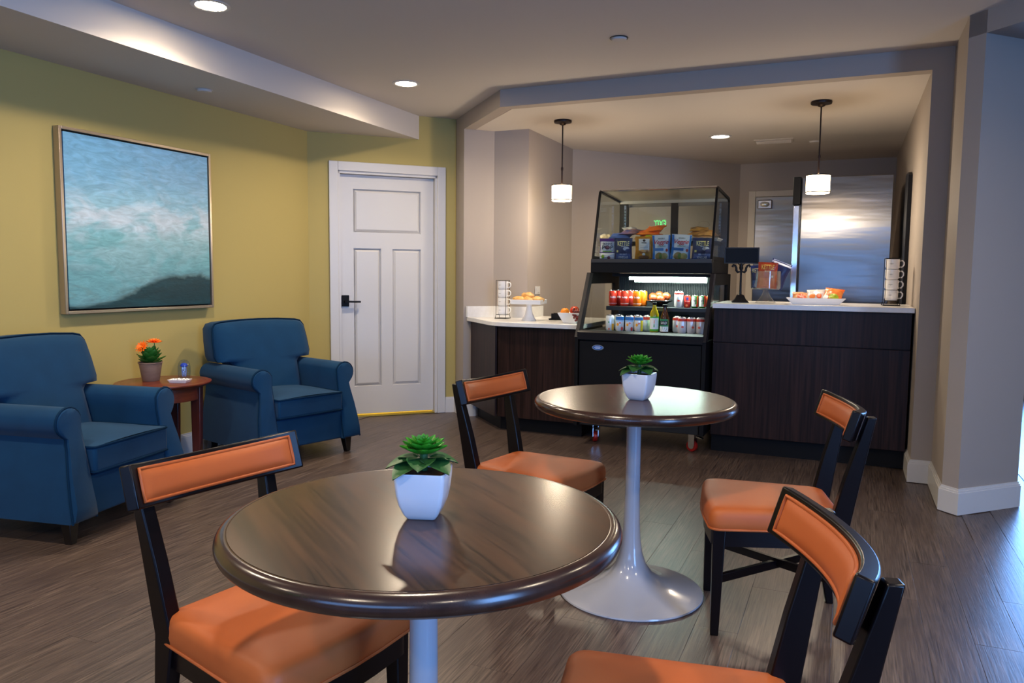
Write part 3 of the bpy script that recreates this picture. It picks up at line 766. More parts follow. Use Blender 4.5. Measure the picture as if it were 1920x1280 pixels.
pw = thing('glass_paperweight', 'clear glass dome paperweight with a blue jellyfish inside', 'paperweight', (TX + 0.055, TY + 0.11, TZ))
obj('dome', MB().lathe([(0.004, 0), (0.030, 0), (0.034, 0.006), (0.038, 0.05), (0.037, 0.085), (0.030, 0.110), (0.018, 0.124), (0.003, 0.128)], 28), thin_glass('dome_glass', '#e6eefc', 0.10), pw, smooth=60)
obj('jellyfish_bell', MB().lathe([(0.012, 0.080), (0.021, 0.084), (0.022, 0.092), (0.015, 0.103), (0.003, 0.107)], 18), mat('blue_glass_core', '#2346b4', 0.3, emit='#2346b4', estr=0.0), pw, smooth=60)
for k in range(7):
    a = k * 0.9; obj('tentacle', MB().tube([(0.012 * math.cos(a), 0.012 * math.sin(a), 0.08), (0.014 * math.cos(a + .3), 0.014 * math.sin(a + .3), 0.05), (0.010 * math.cos(a), 0.010 * math.sin(a), 0.02)], 0.0016, 5), mat('pale_blue_core', '#8fa6dd', 0.3), pw)
ds = thing('pebble_dish', 'small white rectangular dish of white pebbles on the side table', 'dish', (TX + 0.13, TY + 0.005, TZ), 0.35)
def tray_rings(w, d, h, k, t=0.004):
    def ring(a, b, z): return [(-a, -b, z), (a, -b, z), (a, b, z), (-a, b, z)]
    return [ring(w / 2 * k, d / 2 * k, 0), ring(w / 2, d / 2, h), ring(w / 2 - t, d / 2 - t, h), ring(w / 2 * k - t, d / 2 * k - t, t)]
obj('dish', MB().loft(tray_rings(0.125, 0.075, 0.020, 0.78)), M['ceramic'], ds, bevel=0.003)
pm_ = MB().ball((0, 0, 0), 0.007, 0.006, 0.004, 8, 5).mesh('pebble', 60, M['ceramic'])
for k in range(34):
    link('pebble', pm_, ds, (random.uniform(-.048, .048), random.uniform(-.024, .024), 0.0165 + random.uniform(0, .006)), (0, 0, random.uniform(0, 3)))

# ------------------------------------------------------------------ painting
pt = thing('framed_painting', 'large framed abstract seascape in blue and teal on the olive wall', 'painting', (-4.15, 0, 0))
py0, py1, pz0, pz1 = 2.995, 4.118, 1.002, 2.066
fm = MB()
for y0, y1, z0, z1 in ((py0, py0 + 0.018, pz0, pz1), (py1 - 0.018, py1, pz0, pz1), (py0 + 0.018, py1 - 0.018, pz0, pz0 + 0.018), (py0 + 0.018, py1 - 0.018, pz1 - 0.018, pz1)):
    fm.box(0.004, 0.052, y0, y1, z0, z1)
obj('frame', fm, M['silver'], pt, bevel=0.002)
obj('frame_back', MB().box(0.003, 0.012, py0 + 0.01, py1 - 0.01, pz0 + 0.01, pz1 - 0.01), M['black'], pt)
cw, chh = py1 - py0 - 0.056, pz1 - pz0 - 0.056
cvs = obj('canvas', MB().box(0, 1, -0.034, 0, 0, 1), M['painting'], pt, (0.010, py0 + 0.028, pz0 + 0.028), (0, 0, PI / 2))
cvs.scale = (cw, 1, chh)
cvs.location = (0.012, py0 + 0.028, pz0 + 0.028)

# ------------------------------------------------------------------ counters
cl = thing('counter_cabinet', 'dark wood base cabinet with angled end under the pastry counter', 'cabinet')
obj('body', MB().prism([(-2.545, 5.56), (-1.855, 5.56), (-1.855, 6.12), (-2.86, 6.12), (-2.985, 6.0)], 0.115, 0.845), M['cab'], cl)
obj('front_panel', MB().box(-2.545, -1.855, 5.542, 5.56, 0.115, 0.842), M['cab'], cl, bevel=0.002)
e = MB().box(0, 0.615, -0.016, 0.0, 0.115, 0.842); e.move(lambda p: Vector((-2.553, 5.545, 0)) + Vector((-R2, R2, 0)) * p.x + Vector((R2, R2, 0)) * p.y + Vector((0, 0, p.z)))
obj('end_panel', e, M['cab'], cl)
obj('toe_kick', MB().prism([(-2.55, 5.62), (-1.855, 5.62), (-1.855, 6.1), (-2.86, 6.1), (-2.965, 6.035)], 0.0, 0.115), M['black'], cl)
tag(obj('countertop', MB().prism([(-3.045, 5.975), (-2.62, 5.545), (-2.55, 5.50), (-2.47, 5.488), (-1.845, 5.488), (-1.845, 6.5), (-2.548, 6.5), (-2.548, 6.15), (-2.874, 6.15)], 0.845, 0.88), M['quartz'], bevel=0.004),
    'white quartz countertop with rounded corner holding the pastries', 'countertop')
sp_ = thing('backsplash', 'low white quartz backsplash along the wall behind the mug rack', 'backsplash')
obj('panel', MB().prism([(-3.05, 5.97), (-2.876, 6.145), (-2.86, 6.13), (-3.03, 5.96)], 0.88, 0.975), M['quartz'], sp_)
obj('panel', MB().box(-2.876, -2.53, 6.134, 6.152, 0.88, 0.975), M['quartz'], sp_)
obj('panel', MB().box(-2.548, -2.528, 6.152, 6.49, 0.88, 0.975), M['quartz'], sp_)
cr = thing('counter_cabinet', 'tall near-black bar cabinet under the right-hand counter', 'cabinet')
obj('body', MB().box(-0.862, 0.385, 5.555, 6.12, 0.13, 1.032), M['cab'], cr)
obj('drawer_front', MB().box(-0.862, 0.385, 5.535, 5.555, 0.795, 1.03), M['cab'], cr, bevel=0.002)
obj('door_panel', MB().box(-0.862, 0.385, 5.535, 5.555, 0.13, 0.790), M['cab'], cr, bevel=0.002)
obj('toe_kick', MB().box(-0.862, 0.385, 5.60, 6.1, 0.0, 0.13), M['black'], cr)
tag(obj('countertop', MB().box(-0.868, 0.396, 5.495, 6.2, 1.034, 1.068), M['quartz'], bevel=0.003), 'white quartz bar top in front of the steel refrigerator', 'countertop')
sw = thing('switch_plate', 'white double switch plate on the niche wall above the pastries', 'switch', (-2.548, 6.385, 1.115), 0)
obj('plate', MB().box(0, 0.006, -0.058, 0.058, -0.036, 0.036), M['white'], sw, bevel=0.003)
for y in (-0.022, 0.022): obj('rocker', MB().box(0.006, 0.010, y - 0.014, y + 0.014, -0.022, 0.022), M['white'], sw, bevel=0.002)

# ------------------------------------------------------------------ refrigerator and dark panel
fg = thing('refrigerator', 'tall stainless steel refrigerator standing behind the bar', 'refrigerator', (0, 7.0, 0))
obj('body', MB().box(-0.455, 0.30, 0.03, 0.80, 0.10, 2.085), mat('fridge_side', '#3a3c40', 0.4, metal=0.6), fg, bevel=0.004)
obj('door', MB().box(-0.395, 0.30, -0.03, 0.028, 0.14, 2.09), M['steel'], fg, bevel=0.006, seg=3)
obj('door_stile', MB().box(-0.457, -0.408, -0.02, 0.03, 0.12, 1.86), M['chrome'], fg, bevel=0.004)
obj('hinge_cover', MB().box(-0.462, -0.402, -0.045, 0.03, 1.865, 2.095), M['black'], fg, bevel=0.004)
for x in (-0.40, 0.24):
    for y in (0.08, 0.72): obj('foot', MB().lathe([(0.02, 0), (0.022, 0.0), (0.018, 0.1), (0.004, 0.1)], 12, (x, y, 0)), M['chrome'], fg)
bd = thing('wall_board', 'tall dark board on the niche side wall beside the refrigerator', 'board', (0.398, 6.45, 0))
obj('panel', MB().prism([(0.0, 1.05), (0.0, 2.02), (0.10, 2.05), (0.34, 2.06), (0.40, 2.05), (0.40, 1.05)], -0.022, -0.002).move(lambda p: Vector((p.z, p.x, p.y))), mat('dark_navy_board', '#14161f', 0.5), bd)
obj('edge', MB().box(-0.026, -0.002, -0.012, 0.0, 1.05, 2.02), M['black'], bd)

# ------------------------------------------------------------------ snack cooler
XL, XR = -1.835, -0.882
ck = thing('snack_cooler', 'black open-front snack cooler with lit shelf and glass display case on top', 'cooler')
obj('base_cabinet', MB().box(XL + 0.02, XR - 0.02, 5.40, 6.45, 0.14, 0.80), M['black'], ck, bevel=0.004)
obj('front_panel', MB().box(XL + 0.03, XR - 0.03, 5.372, 5.40, 0.235, 0.775), M['black'], ck, bevel=0.004)
obj('kick_grille', MB().box(XL + 0.04, XR - 0.04, 5.39, 5.41, 0.145, 0.225), mat('dark_grille', '#070708', 0.6), ck)
obj('sill', MB().prism([(5.352, 0.785), (5.352, 0.838), (5.385, 0.852), (5.47, 0.842), (5.47, 0.785)], XL + 0.02, XR - 0.02).move(lambda p: Vector((p.z, p.x, p.y))), mat('sill_plastic', '#151214', 0.5, spec=0.2), ck)
obj('sill_strip', MB().box(XL + 0.03, XR - 0.03, 5.455, 5.472, 0.843, 0.848), mat('sill_aluminium', '#5c6462', 0.4, metal=0.5), ck)
for s, x in ((-1, XL), (1, XR)):
    x0, x1 = (x, x + 0.026) if s < 0 else (x - 0.026, x)
    def yz(poly, a=x0, b=x1): return MB().prism(poly, a, b).move(lambda p: Vector((p.z, p.x, p.y)))
    obj('side_front_post', yz([(5.35, 0.80), (5.62, 1.275), (5.70, 1.275), (5.44, 0.80)]), mat('post_plastic', '#221e20', 0.35), ck)
    obj('side_lower', yz([(5.36, 0.14), (5.36, 0.80), (6.45, 0.80), (6.45, 0.14)]), M['black'], ck)
    obj('side_top_rail', yz([(5.66, 1.21), (5.70, 1.275), (6.45, 1.275), (6.45, 1.19), (5.68, 1.19)]), M['black'], ck)
    obj('side_rear_post', yz([(6.30, 0.80), (6.30, 1.19), (6.45, 1.19), (6.45, 0.80)]), M['black'], ck)
    gx = (x0 + x1) / 2
    obj('side_window', yz([(5.44, 0.80), (5.66, 1.19), (6.30, 1.19), (6.30, 0.80)], gx - 0.002, gx + 0.002), M['pane'], ck)
obj('deck', MB().box(XL + 0.027, XR - 0.027, 5.47, 6.2, 0.80, 0.838), mat('deck_steel', '#222424', 0.5, metal=0.2, spec=0.2), ck)
# rear wall of the lit compartment with ribbed panel and slots
M['inner'] = mat('inner_dark', '#15181a', 0.45)
bw = obj('inner_back', MB().box(-1.70, XR - 0.027, 6.05, 6.10, 0.84, 1.27), M['inner'], ck)
for k in range(60):
    xx = -1.69 + k * 0.0132
    if xx > XR - 0.04: break
    obj('rib', MB().box(xx, xx + 0.006, 6.040, 6.05, 1.10, 1.262), M['inner'], bw)
for k in range(6): obj('slot', MB().box(-1.20, -1.13, 6.046, 6.05, 0.86 + k * 0.028, 0.87 + k * 0.028), M['black'], bw)
obj('shelf', MB().box(-1.70, XR - 0.028, 5.69, 6.04, 0.990, 1.021), mat('shelf_grey', '#2c3032', 0.35, metal=0.4), ck, bevel=0.003)
lt = obj('lamp_housing', MB().box(-1.66, XR - 0.03, 5.71, 5.80, 1.247, 1.272), M['black'], ck)
obj('lamp_tube', MB().tube([(-1.53, 5.73, 1.236), (-0.96, 5.73, 1.236)], 0.0125, 12), mat('cooler_tube', '#f4fff8', 0.4, emit='#dcfff0', estr=45), ck)
obj('lamp_lens', MB().box(-1.52, -0.97, 5.845, 5.855, 1.205, 1.245), mat('cooler_lens', '#f0fff6', 0.4, emit='#dcfff0', estr=16), ck)
cl_ = area('cooler_lamp', (-1.25, 5.72, 1.222), (0, 0.1, -1), 0.56, 0.03, 7, (0.86, 1.0, 0.93), 170)
# upper display case
obj('case_floor', MB().box(XL + 0.02, XR - 0.02, 5.645, 6.45, 1.275, 1.372), M['black'], ck, bevel=0.004)
obj('case_front_lip', MB().box(XL + 0.025, XR - 0.025, 5.638, 5.66, 1.352, 1.380), mat('lip_grey', '#3b3836', 0.4), ck)
def case_side(x0, x1):
    mb = MB(); poly = [(5.655, 1.372), (5.80, 1.86), (5.815, 1.90), (5.84, 1.915), (6.42, 1.885), (6.44, 1.86), (6.44, 1.372)]
    inn = [(5.680, 1.40), (5.815, 1.852), (5.832, 1.884), (5.85, 1.895), (6.40, 1.866), (6.415, 1.85), (6.415, 1.40)]
    n = len(poly)
    a = [[(x, p[0], p[1]) for p in poly] for x in (x0, x1)]; b = [[(x, p[0], p[1]) for p in inn] for x in (x0, x1)]
    mb.loft([a[0], a[1], b[1], b[0], a[0]], cap=False)
    return mb, inn
for x in (XL + 0.03, XR - 0.03):
    mb, inn = case_side(x - 0.008, x + 0.008)
    obj('case_side_frame', mb, M['black'], ck)
    obj('case_side_glass', MB().prism([p for p in inn], x - 0.002, x + 0.002).move(lambda p: Vector((p.z, p.x, p.y))), M['pane'], ck)
fgp = [(5.668, 1.385), (5.80, 1.845), (5.812, 1.885), (5.835, 1.905), (5.87, 1.910)]
obj('case_front_glass', MB().loft([[(XL + 0.04, y, z), (XR - 0.04, y, z), (XR - 0.04, y + 0.004, z - 0.002), (XL + 0.04, y + 0.004, z - 0.002)] for y, z in fgp]), M['pane'], ck, smooth=60)
obj('case_roof', MB().prism([(5.86, 1.905), (5.86, 1.915), (6.43, 1.888), (6.43, 1.855), (6.38, 1.855), (6.38, 1.878)], XL + 0.035, XR - 0.035).move(lambda p: Vector((p.z, p.x, p.y))), mat('roof_metal', '#b5ab9c', 0.35, metal=0.4), ck)
obj('case_front_trim', MB().tube([(XL + 0.035, 5.835, 1.912), (XR - 0.035, 5.835, 1.912)], 0.007, 8), M['chrome'], ck)
for x0, x1 in ((XL + 0.04, XL + 0.10), (-1.372, -1.315), (XR - 0.10, XR - 0.04)):
    obj('case_rear_stile', MB().box(x0, x1, 6.40, 6.43, 1.372, 1.86), M['black'], ck)
for z0, z1 in ((1.372, 1.40), (1.83, 1.86)): obj('case_rear_rail', MB().box(XL + 0.04, XR - 0.04, 6.405, 6.43, z0, z1), mat('rail_grey', '#6e665c', 0.4), ck)
for x0, x1 in ((XL + 0.10, -1.372), (-1.315, XR - 0.10)): obj('case_rear_pane', MB().box(x0, x1, 6.412, 6.416, 1.40, 1.83), M['pane'], ck)
for x in (XL + 0.085, XR - 0.085):
    sd = obj('shelf_standard', MB().box(x - 0.008, x + 0.008, 6.36, 6.372, 1.375, 1.84), M['chrome'], ck)
    for k in range(16): obj('slot', MB().box(x - 0.003, x + 0.003, 6.356, 6.361, 1.42 + k * 0.025, 1.432 + k * 0.025), M['black'], sd)
obj('case_shelf', MB().box(XL + 0.06, XR - 0.06, 5.95, 6.35, 1.500, 1.522), M['black'], ck)
# badge
bg = obj('badge', MB().lathe([(0.004, 0.004), (0.042, 0.004), (0.045, 0)], 32).move(lambda p: Vector((p.x, -p.z, p.y * 0.45))), mat('badge_silver', '#b9c2cf', 0.3, metal=0.7), ck, (-1.66, 5.372, 0.728))
obj('badge_face', MB().lathe([(0.004, 0.0055), (0.038, 0.0055), (0.038, 0.003)], 32).move(lambda p: Vector((p.x, -p.z, p.y * 0.42))), mat('badge_blue', '#2b62b0', 0.3), bg)
for zz, w_ in ((0.0, 0.056), (0.007, 0.036), (-0.007, 0.036)): obj('badge_stripe', MB().box(-w_ / 2, w_ / 2, -0.0065, -0.0055, zz - 0.0018, zz + 0.0018), mat('badge_print', '#c9d6ea', 0.4), bg)
# casters
for x in (-1.705, -0.97):
    for y in (5.49, 6.33):
        c = link('caster', MB().box(-0.03, 0.03, -0.035, 0.035, 0.130, 0.140).box(-0.022, -0.018, -0.018, 0.03, 0.045, 0.132).box(0.018, 0.022, -0.018, 0.03, 0.045, 0.132).mesh('caster', 0, M['chrome']), ck, (x, y, 0), (0, 0, 0.5 if x < -1.3 else 1.2))
        obj('wheel', MB().lathe([(0.016, -0.014), (0.039, -0.014), (0.042, -0.009), (0.042, 0.009), (0.039, 0.014), (0.016, 0.014)], 28).move(lambda p: Vector((p.z, p.x + 0.01, p.y + 0.042))), M['redwheel'], c, smooth=40)
        obj('hub', MB().lathe([(0.004, -0.0165), (0.022, -0.0165), (0.022, 0.0165), (0.004, 0.0165)], 20).move(lambda p: Vector((p.z, p.x + 0.01, p.y + 0.042))), M['chrome'], c, smooth=40)
        if y < 6: obj('brake_lever', MB().bar((0, -0.03, 0.115), (0, -0.075, 0.105), 0.035, 0.008, 0.028, 0.006, up=(0, 0, 1)), M['chrome'], c)

# ------------------------------------------------------------------ packaged goods
W_PRINT = mat('white_print', '#f2f0ea', 0.5)
FACE = 0.22
def can(loc, r, h, colour, label, decor=(), words=None, rz=FACE, group='drinks cans in the cooler', rough=0.25):
    o = tag(link('drink_can', MB().lathe([(0.004, 0.003), (r * 0.72, 0.0), (r * 0.80, 0.002), (r, 0.012), (r, h - 0.014), (r * 0.84, h - 0.004)], 28).mesh('drink_can', 40, mat('can_' + colour[1:], colour, rough, metal=0.25)), None, loc, (0, 0, rz)), label, 'can', group)
    obj('lid', MB().lathe([(r * 0.84, h - 0.004), (r * 0.87, h), (r * 0.83, h + 0.001), (r * 0.80, h - 0.004), (0.004, h - 0.004)], 28, cap=False), M['chrome'], o, smooth=40)
    def place(off, zc): return lambda u, v: ((r + off) * math.sin(u / r), -(r + off) * math.cos(u / r), zc + v)
    for k, (kind, c, u0, u1, z0, z1) in enumerate(decor):
        m = mat('print_' + c[1:], c, 0.4); off = 0.0004 + 0.0003 * k
        pl_ = place(off, 0)
        if kind == 'band': mb = MB().grid(lambda u, v: pl_(-PI * r + 2 * PI * r * u, z0 * h + (z1 - z0) * h * v), 28, 2)
        elif kind == 'patch': mb = MB().grid(lambda u, v: pl_((u0 + (u1 - u0) * u) * r, z0 * h + (z1 - z0) * h * v), max(10, int((u1 - u0) / 0.2)), 3)
        else:   # oval
            cu, cv, ru, rv = (u0 + u1) / 2 * r, (z0 + z1) / 2 * h, (u1 - u0) / 2 * r, (z1 - z0) / 2 * h
            vs = [pl_(cu, cv)] + [pl_(cu + ru * math.cos(2 * PI * t / 16), cv + rv * math.sin(2 * PI * t / 16)) for t in range(16)]
            mb = MB().add(vs, [(0, 1 + t, 1 + (t + 1) % 16) for t in range(16)])
        obj('print', mb, m, o)
    if words:
        s, wd, zc, c = words[:4]
        lettering(s, wd, mat('print_' + c[1:], c, 0.45), o, place(0.002, zc * h), bold=0.02)
    return o
CR, CH, UZ = 0.0315, 0.119, 1.0215
red_can = [('band', '#f0f0ea', 0, 0, 0.16, 0.175)]
can((-1.663, 5.745, UZ), CR, CH, '#e0402a', 'red-orange can with white lettering, leftmost on the cooler shelf', red_can, ('bubly', 0.042, 0.56, '#f7f2ea'), FACE + 0.15)
can((-1.568, 5.745, UZ), CR, CH, '#e0402a', 'red-orange can with white lettering, next to the orange can', red_can, ('bubly', 0.042, 0.56, '#f7f2ea'))
can((-1.472, 5.745, UZ), CR, CH, '#e06a10', 'orange can with white lettering on the cooler shelf', red_can, ('bubly', 0.042, 0.56, '#f7f2ea'))
can((-1.633, 5.825, UZ), CR, CH, '#b83326', 'dark red can standing behind the two red-orange cans', (), ('bubly', 0.042, 0.56, '#f7f2ea'), FACE - 0.3)
can((-1.537, 5.825, UZ), CR, CH, '#b03a30', 'dark red can standing behind and left of the orange can', (), ('bubly', 0.042, 0.56, '#f7f2ea'), FACE - 0.3)
can((-1.445, 5.825, UZ), CR, CH, '#d86a14', 'orange can half hidden behind the front orange can')
can((-1.155, 5.745, UZ), 0.033, 0.122, '#dedad8', 'tall white can with red top band on the cooler shelf', [('band', '#b8342c', 0, 0, 0.80, 0.90), ('oval', '#e05a40', -0.4, 0.3, 0.36, 0.48)])
can((-1.092, 5.75, UZ), 0.026, 0.092, '#d6382c', 'small red can with a blue square, beside the tall white can', [('patch', '#2a52a8', -0.35, 0.25, 0.62, 0.84), ('patch', '#f0b8a8', -0.7, 0.7, 0.50, 0.54), ('oval', '#e87a40', -0.5, 0.1, 0.1, 0.3)])
v8 = [('patch', '#e8efe4', -1.1, 0.35, 0.12, 0.92), ('patch', '#c83a1c', 0.35, 1.3, 0.1, 0.95), ('patch', '#3b8c34', 0.1, 0.5, 0.3, 0.9)]
can((-1.037, 5.75, UZ), 0.026, 0.092, '#3f8f3a', 'small green and white can, the left of two alike', v8, ('V8', 0.022, 0.58, '#1c2a20'))
can((-0.983, 5.75, UZ), 0.026, 0.092, '#3f8f3a', 'small green and white can, the right of two alike', v8, ('V8', 0.022, 0.58, '#1c2a20'))
can((-0.931, 5.76, UZ), 0.026, 0.092, '#d0582c', 'small orange can against the right cooler wall, mostly hidden')
LZ = 0.8385
wh = [('oval', '#3d9a4c', -0.35, -0.05, 0.5, 0.62), ('patch', '#e2a92c', 0.5, 1.2, 0.05, 0.45), ('oval', '#d8642a', -0.3, 0.05, 0.05, 0.2)]
can((-1.640, 5.60, LZ), CR, CH, '#e9ede6', 'white can with a small green mark, lower left in the cooler', wh)
bl = [('patch', '#2f74b8', -PI, PI, 0.72, 0.92), ('patch', '#9cc4e4', -PI, PI, 0.62, 0.72), ('oval', '#f0a024', -0.75, -0.15, 0.34, 0.52), ('oval', '#e88a6a', -0.15, 0.35, 0.46, 0.60), ('oval', '#d84a36', 0.3, 0.9, 0.05, 0.3)]
can((-1.563, 5.60, LZ), CR, CH, '#eef0ee', 'white can with blue top, first right of the green-marked can', bl)
can((-1.489, 5.60, LZ), CR, CH, '#eef0ee', 'white can with blue top, middle of the three alike', bl)
can((-1.418, 5.60, LZ), CR, CH, '#f0ede0', 'white can with blue panel and yellow sides, third of its kind', [('patch', '#e8c62c', -PI, PI, 0.80, 0.92)] + bl[0:1] + bl[2:4] + [('patch', '#e3c030', 0.45, 1.2, 0.05, 0.72)])
can((-1.602, 5.69, LZ), CR, CH, '#d9dbd0', 'pale can behind the gap left of the blue-topped cans', [('patch', '#d8b040', -0.6, 0.6, 0.05, 0.5)])
can((-1.452, 5.69, LZ), CR, CH, '#c9b8b0', 'can with dark red top behind the blue-topped cans', [('band', '#a83026', 0, 0, 0.78, 0.92)])
can((-1.375, 5.68, LZ), CR, CH, '#d8d4d0', 'white can with red top right behind the yellow-sided can', [('band', '#c83a26', 0, 0, 0.74, 0.92)])
pk = [('band', '#cf3e2e', 0, 0, 0.76, 0.92), ('oval', '#e8664a', -0.25, 0.35, 0.34, 0.48), ('patch', '#cfc6c4', 0.75, 0.85, 0.05, 0.75), ('patch', '#cfc6c4', -0.85, -0.78, 0.05, 0.75)]
can((-1.150, 5.68, LZ), CR, CH, '#ebe6e4', 'white can with red top half hidden at the left of its row', pk)
can((-1.096, 5.60, LZ), CR, CH, '#ebe6e4', 'white can with red top, first right of the tea bottle', pk)
can((-1.030, 5.60, LZ), CR, CH, '#ebe6e4', 'white can with red top, middle of the right-hand row', pk, rz=FACE + 0.3)
can((-0.964, 5.60, LZ), CR, CH, '#ebe6e4', 'white can with red top, last before the right cooler post', pk, rz=FACE - 0.4)
def bottle(loc, prof, m_liquid, cap_m, cap_z, cap_r, label, labels):
    o = thing('drink_bottle', label, 'bottle', loc, FACE, 'bottles in the cooler')
    obj('body', MB().lathe(prof, 28), m_liquid, o, smooth=50)
    obj('cap', MB().lathe([(cap_r, cap_z), (cap_r * 1.05, cap_z + 0.002), (cap_r * 1.05, cap_z + 0.018), (cap_r * 0.9, cap_z + 0.020), (0.003, cap_z + 0.020)], 20), cap_m, o, smooth=40)
    for c, rr, z0, z1, a0, a1 in labels:
        mb = MB().grid(lambda u, v: (rr * math.sin(a0 + (a1 - a0) * u), -rr * math.cos(a0 + (a1 - a0) * u), z0 + (z1 - z0) * v), 24, 2)
        obj('paper_label', mb, mat('print_' + c[1:], c, 0.45), o)
    return o
b1 = bottle((-1.302, 5.60, LZ), [(0.004, 0.002), (0.026, 0), (0.0325, 0.008), (0.0325, 0.115), (0.032, 0.135), (0.026, 0.155), (0.017, 0.175), (0.013, 0.19), (0.013, 0.205), (0.004, 0.205)], mat('yellow_drink', '#c8b41c', 0.12, trans=0.35),
            M['black'], 0.203, 0.014, 'clear bottle of yellow drink with green and white label', [('#4fae2e', 0.0330, 0.012, 0.118, -PI, PI), ('#f2f4ec', 0.0333, 0.026, 0.108, -1.2, 1.2), ('#4fae2e', 0.0335, 0.012, 0.026, -1.2, 1.2)])
lettering('T', 0.022, mat('print_ee8a1c', '#ee8a1c', 0.45), b1, lambda u, v: (0.034 * math.sin(u / 0.034), -0.034 * math.cos(u / 0.034), 0.082 + v), bold=0.02, height=0.03)
lettering('i', 0.008, mat('print_4fae2e', '#4fae2e', 0.45), b1, lambda u, v: (0.034 * math.sin(u / 0.034), -0.034 * math.cos(u / 0.034), 0.052 + v), bold=0.03, height=0.024)
b2 = bottle((-1.225, 5.60, LZ), [(0.004, 0.002), (0.026, 0), (0.033, 0.008), (0.033, 0.095), (0.031, 0.112), (0.022, 0.14), (0.015, 0.165), (0.015, 0.188), (0.004, 0.188)], mat('brown_tea', '#4a2412', 0.12, trans=0.25),
            M['black'], 0.188, 0.017, 'brown iced tea bottle with green and white label in the cooler', [('#2f8c56', 0.0334, 0.010, 0.102, -1.35, 0.9), ('#f4f6f2', 0.0337, 0.010, 0.048, -1.35, 0.9), ('#14181a', 0.0338, 0.058, 0.090, -1.2, 0.75)])
lettering('GOLD', 0.045, W_PRINT, b2, lambda u, v: (0.0344 * math.sin(u / 0.0344 - 0.2), -0.0344 * math.cos(u / 0.0344 - 0.2), 0.074 + v), bold=0.02, height=0.018)
for k, (a, z0, z1) in enumerate(((-1.1, 0.02, 0.055), (-0.75, 0.015, 0.06), (-0.3, 0.02, 0.052), (0.2, 0.014, 0.06))):
    rr = 0.0341; obj('paper_label', MB().add([(rr * math.sin(a), -rr * math.cos(a), z0), (rr * math.sin(a + .3), -rr * math.cos(a + .3), z0 + 0.012), (rr * math.sin(a + .42), -rr * math.cos(a + .42), z1)], [(0, 1, 2)]), mat('print_2f8c56', '#2f8c56', 0.45), b2)
# fruit bowl on the cooler shelf
wb = thing('wire_fruit_bowl', 'shallow dark bowl of peaches on the cooler shelf', 'bowl', (-1.312, 5.82, UZ))
obj('bowl', MB().lathe([(0.004, 0.002), (0.03, 0.0), (0.034, 0.004), (0.065, 0.030), (0.098, 0.044), (0.101, 0.047), (0.097, 0.048), (0.06, 0.035), (0.004, 0.012)], 32), M['blackmet'], wb, smooth=50)
obj('rim', MB().tube([(0.1 * math.cos(2 * PI * k / 32), 0.1 * math.sin(2 * PI * k / 32), 0.0475) for k in range(32)], 0.0025, 6, closed=True), M['chrome'], wb)
M['peach'] = mat('peach_skin', '#7a2a10', 0.4, var=('#a84e18', (25, 25, 25), 2, 0.25))
for (x, y, z, lab) in ((-1.352, 5.775, 1.083, 'front left peach in the dark bowl, brightest orange'), (-1.325, 5.85, 1.108, 'top peach in the dark bowl on the cooler shelf'),
                       (-1.262, 5.80, 1.100, 'rightmost large peach in the dark bowl'), (-1.378, 5.86, 1.094, 'rear left peach in the dark bowl'), (-1.298, 5.77, 1.078, 'low peach in the middle front of the dark bowl')):
    f = tag(link('peach', MB().ball((0, 0, 0), 0.033, 0.033, 0.031, 18, 12).mesh('peach', 60, M['peach']), None, (x, y, z), (0.3, 0.2, random.uniform(0, 6))), lab, 'fruit', 'peaches in the dark bowl')
    obj('stem', MB().tube([(0, 0, 0.029), (0.002, 0, 0.036)], 0.002, 6), M['darkleg'], f)

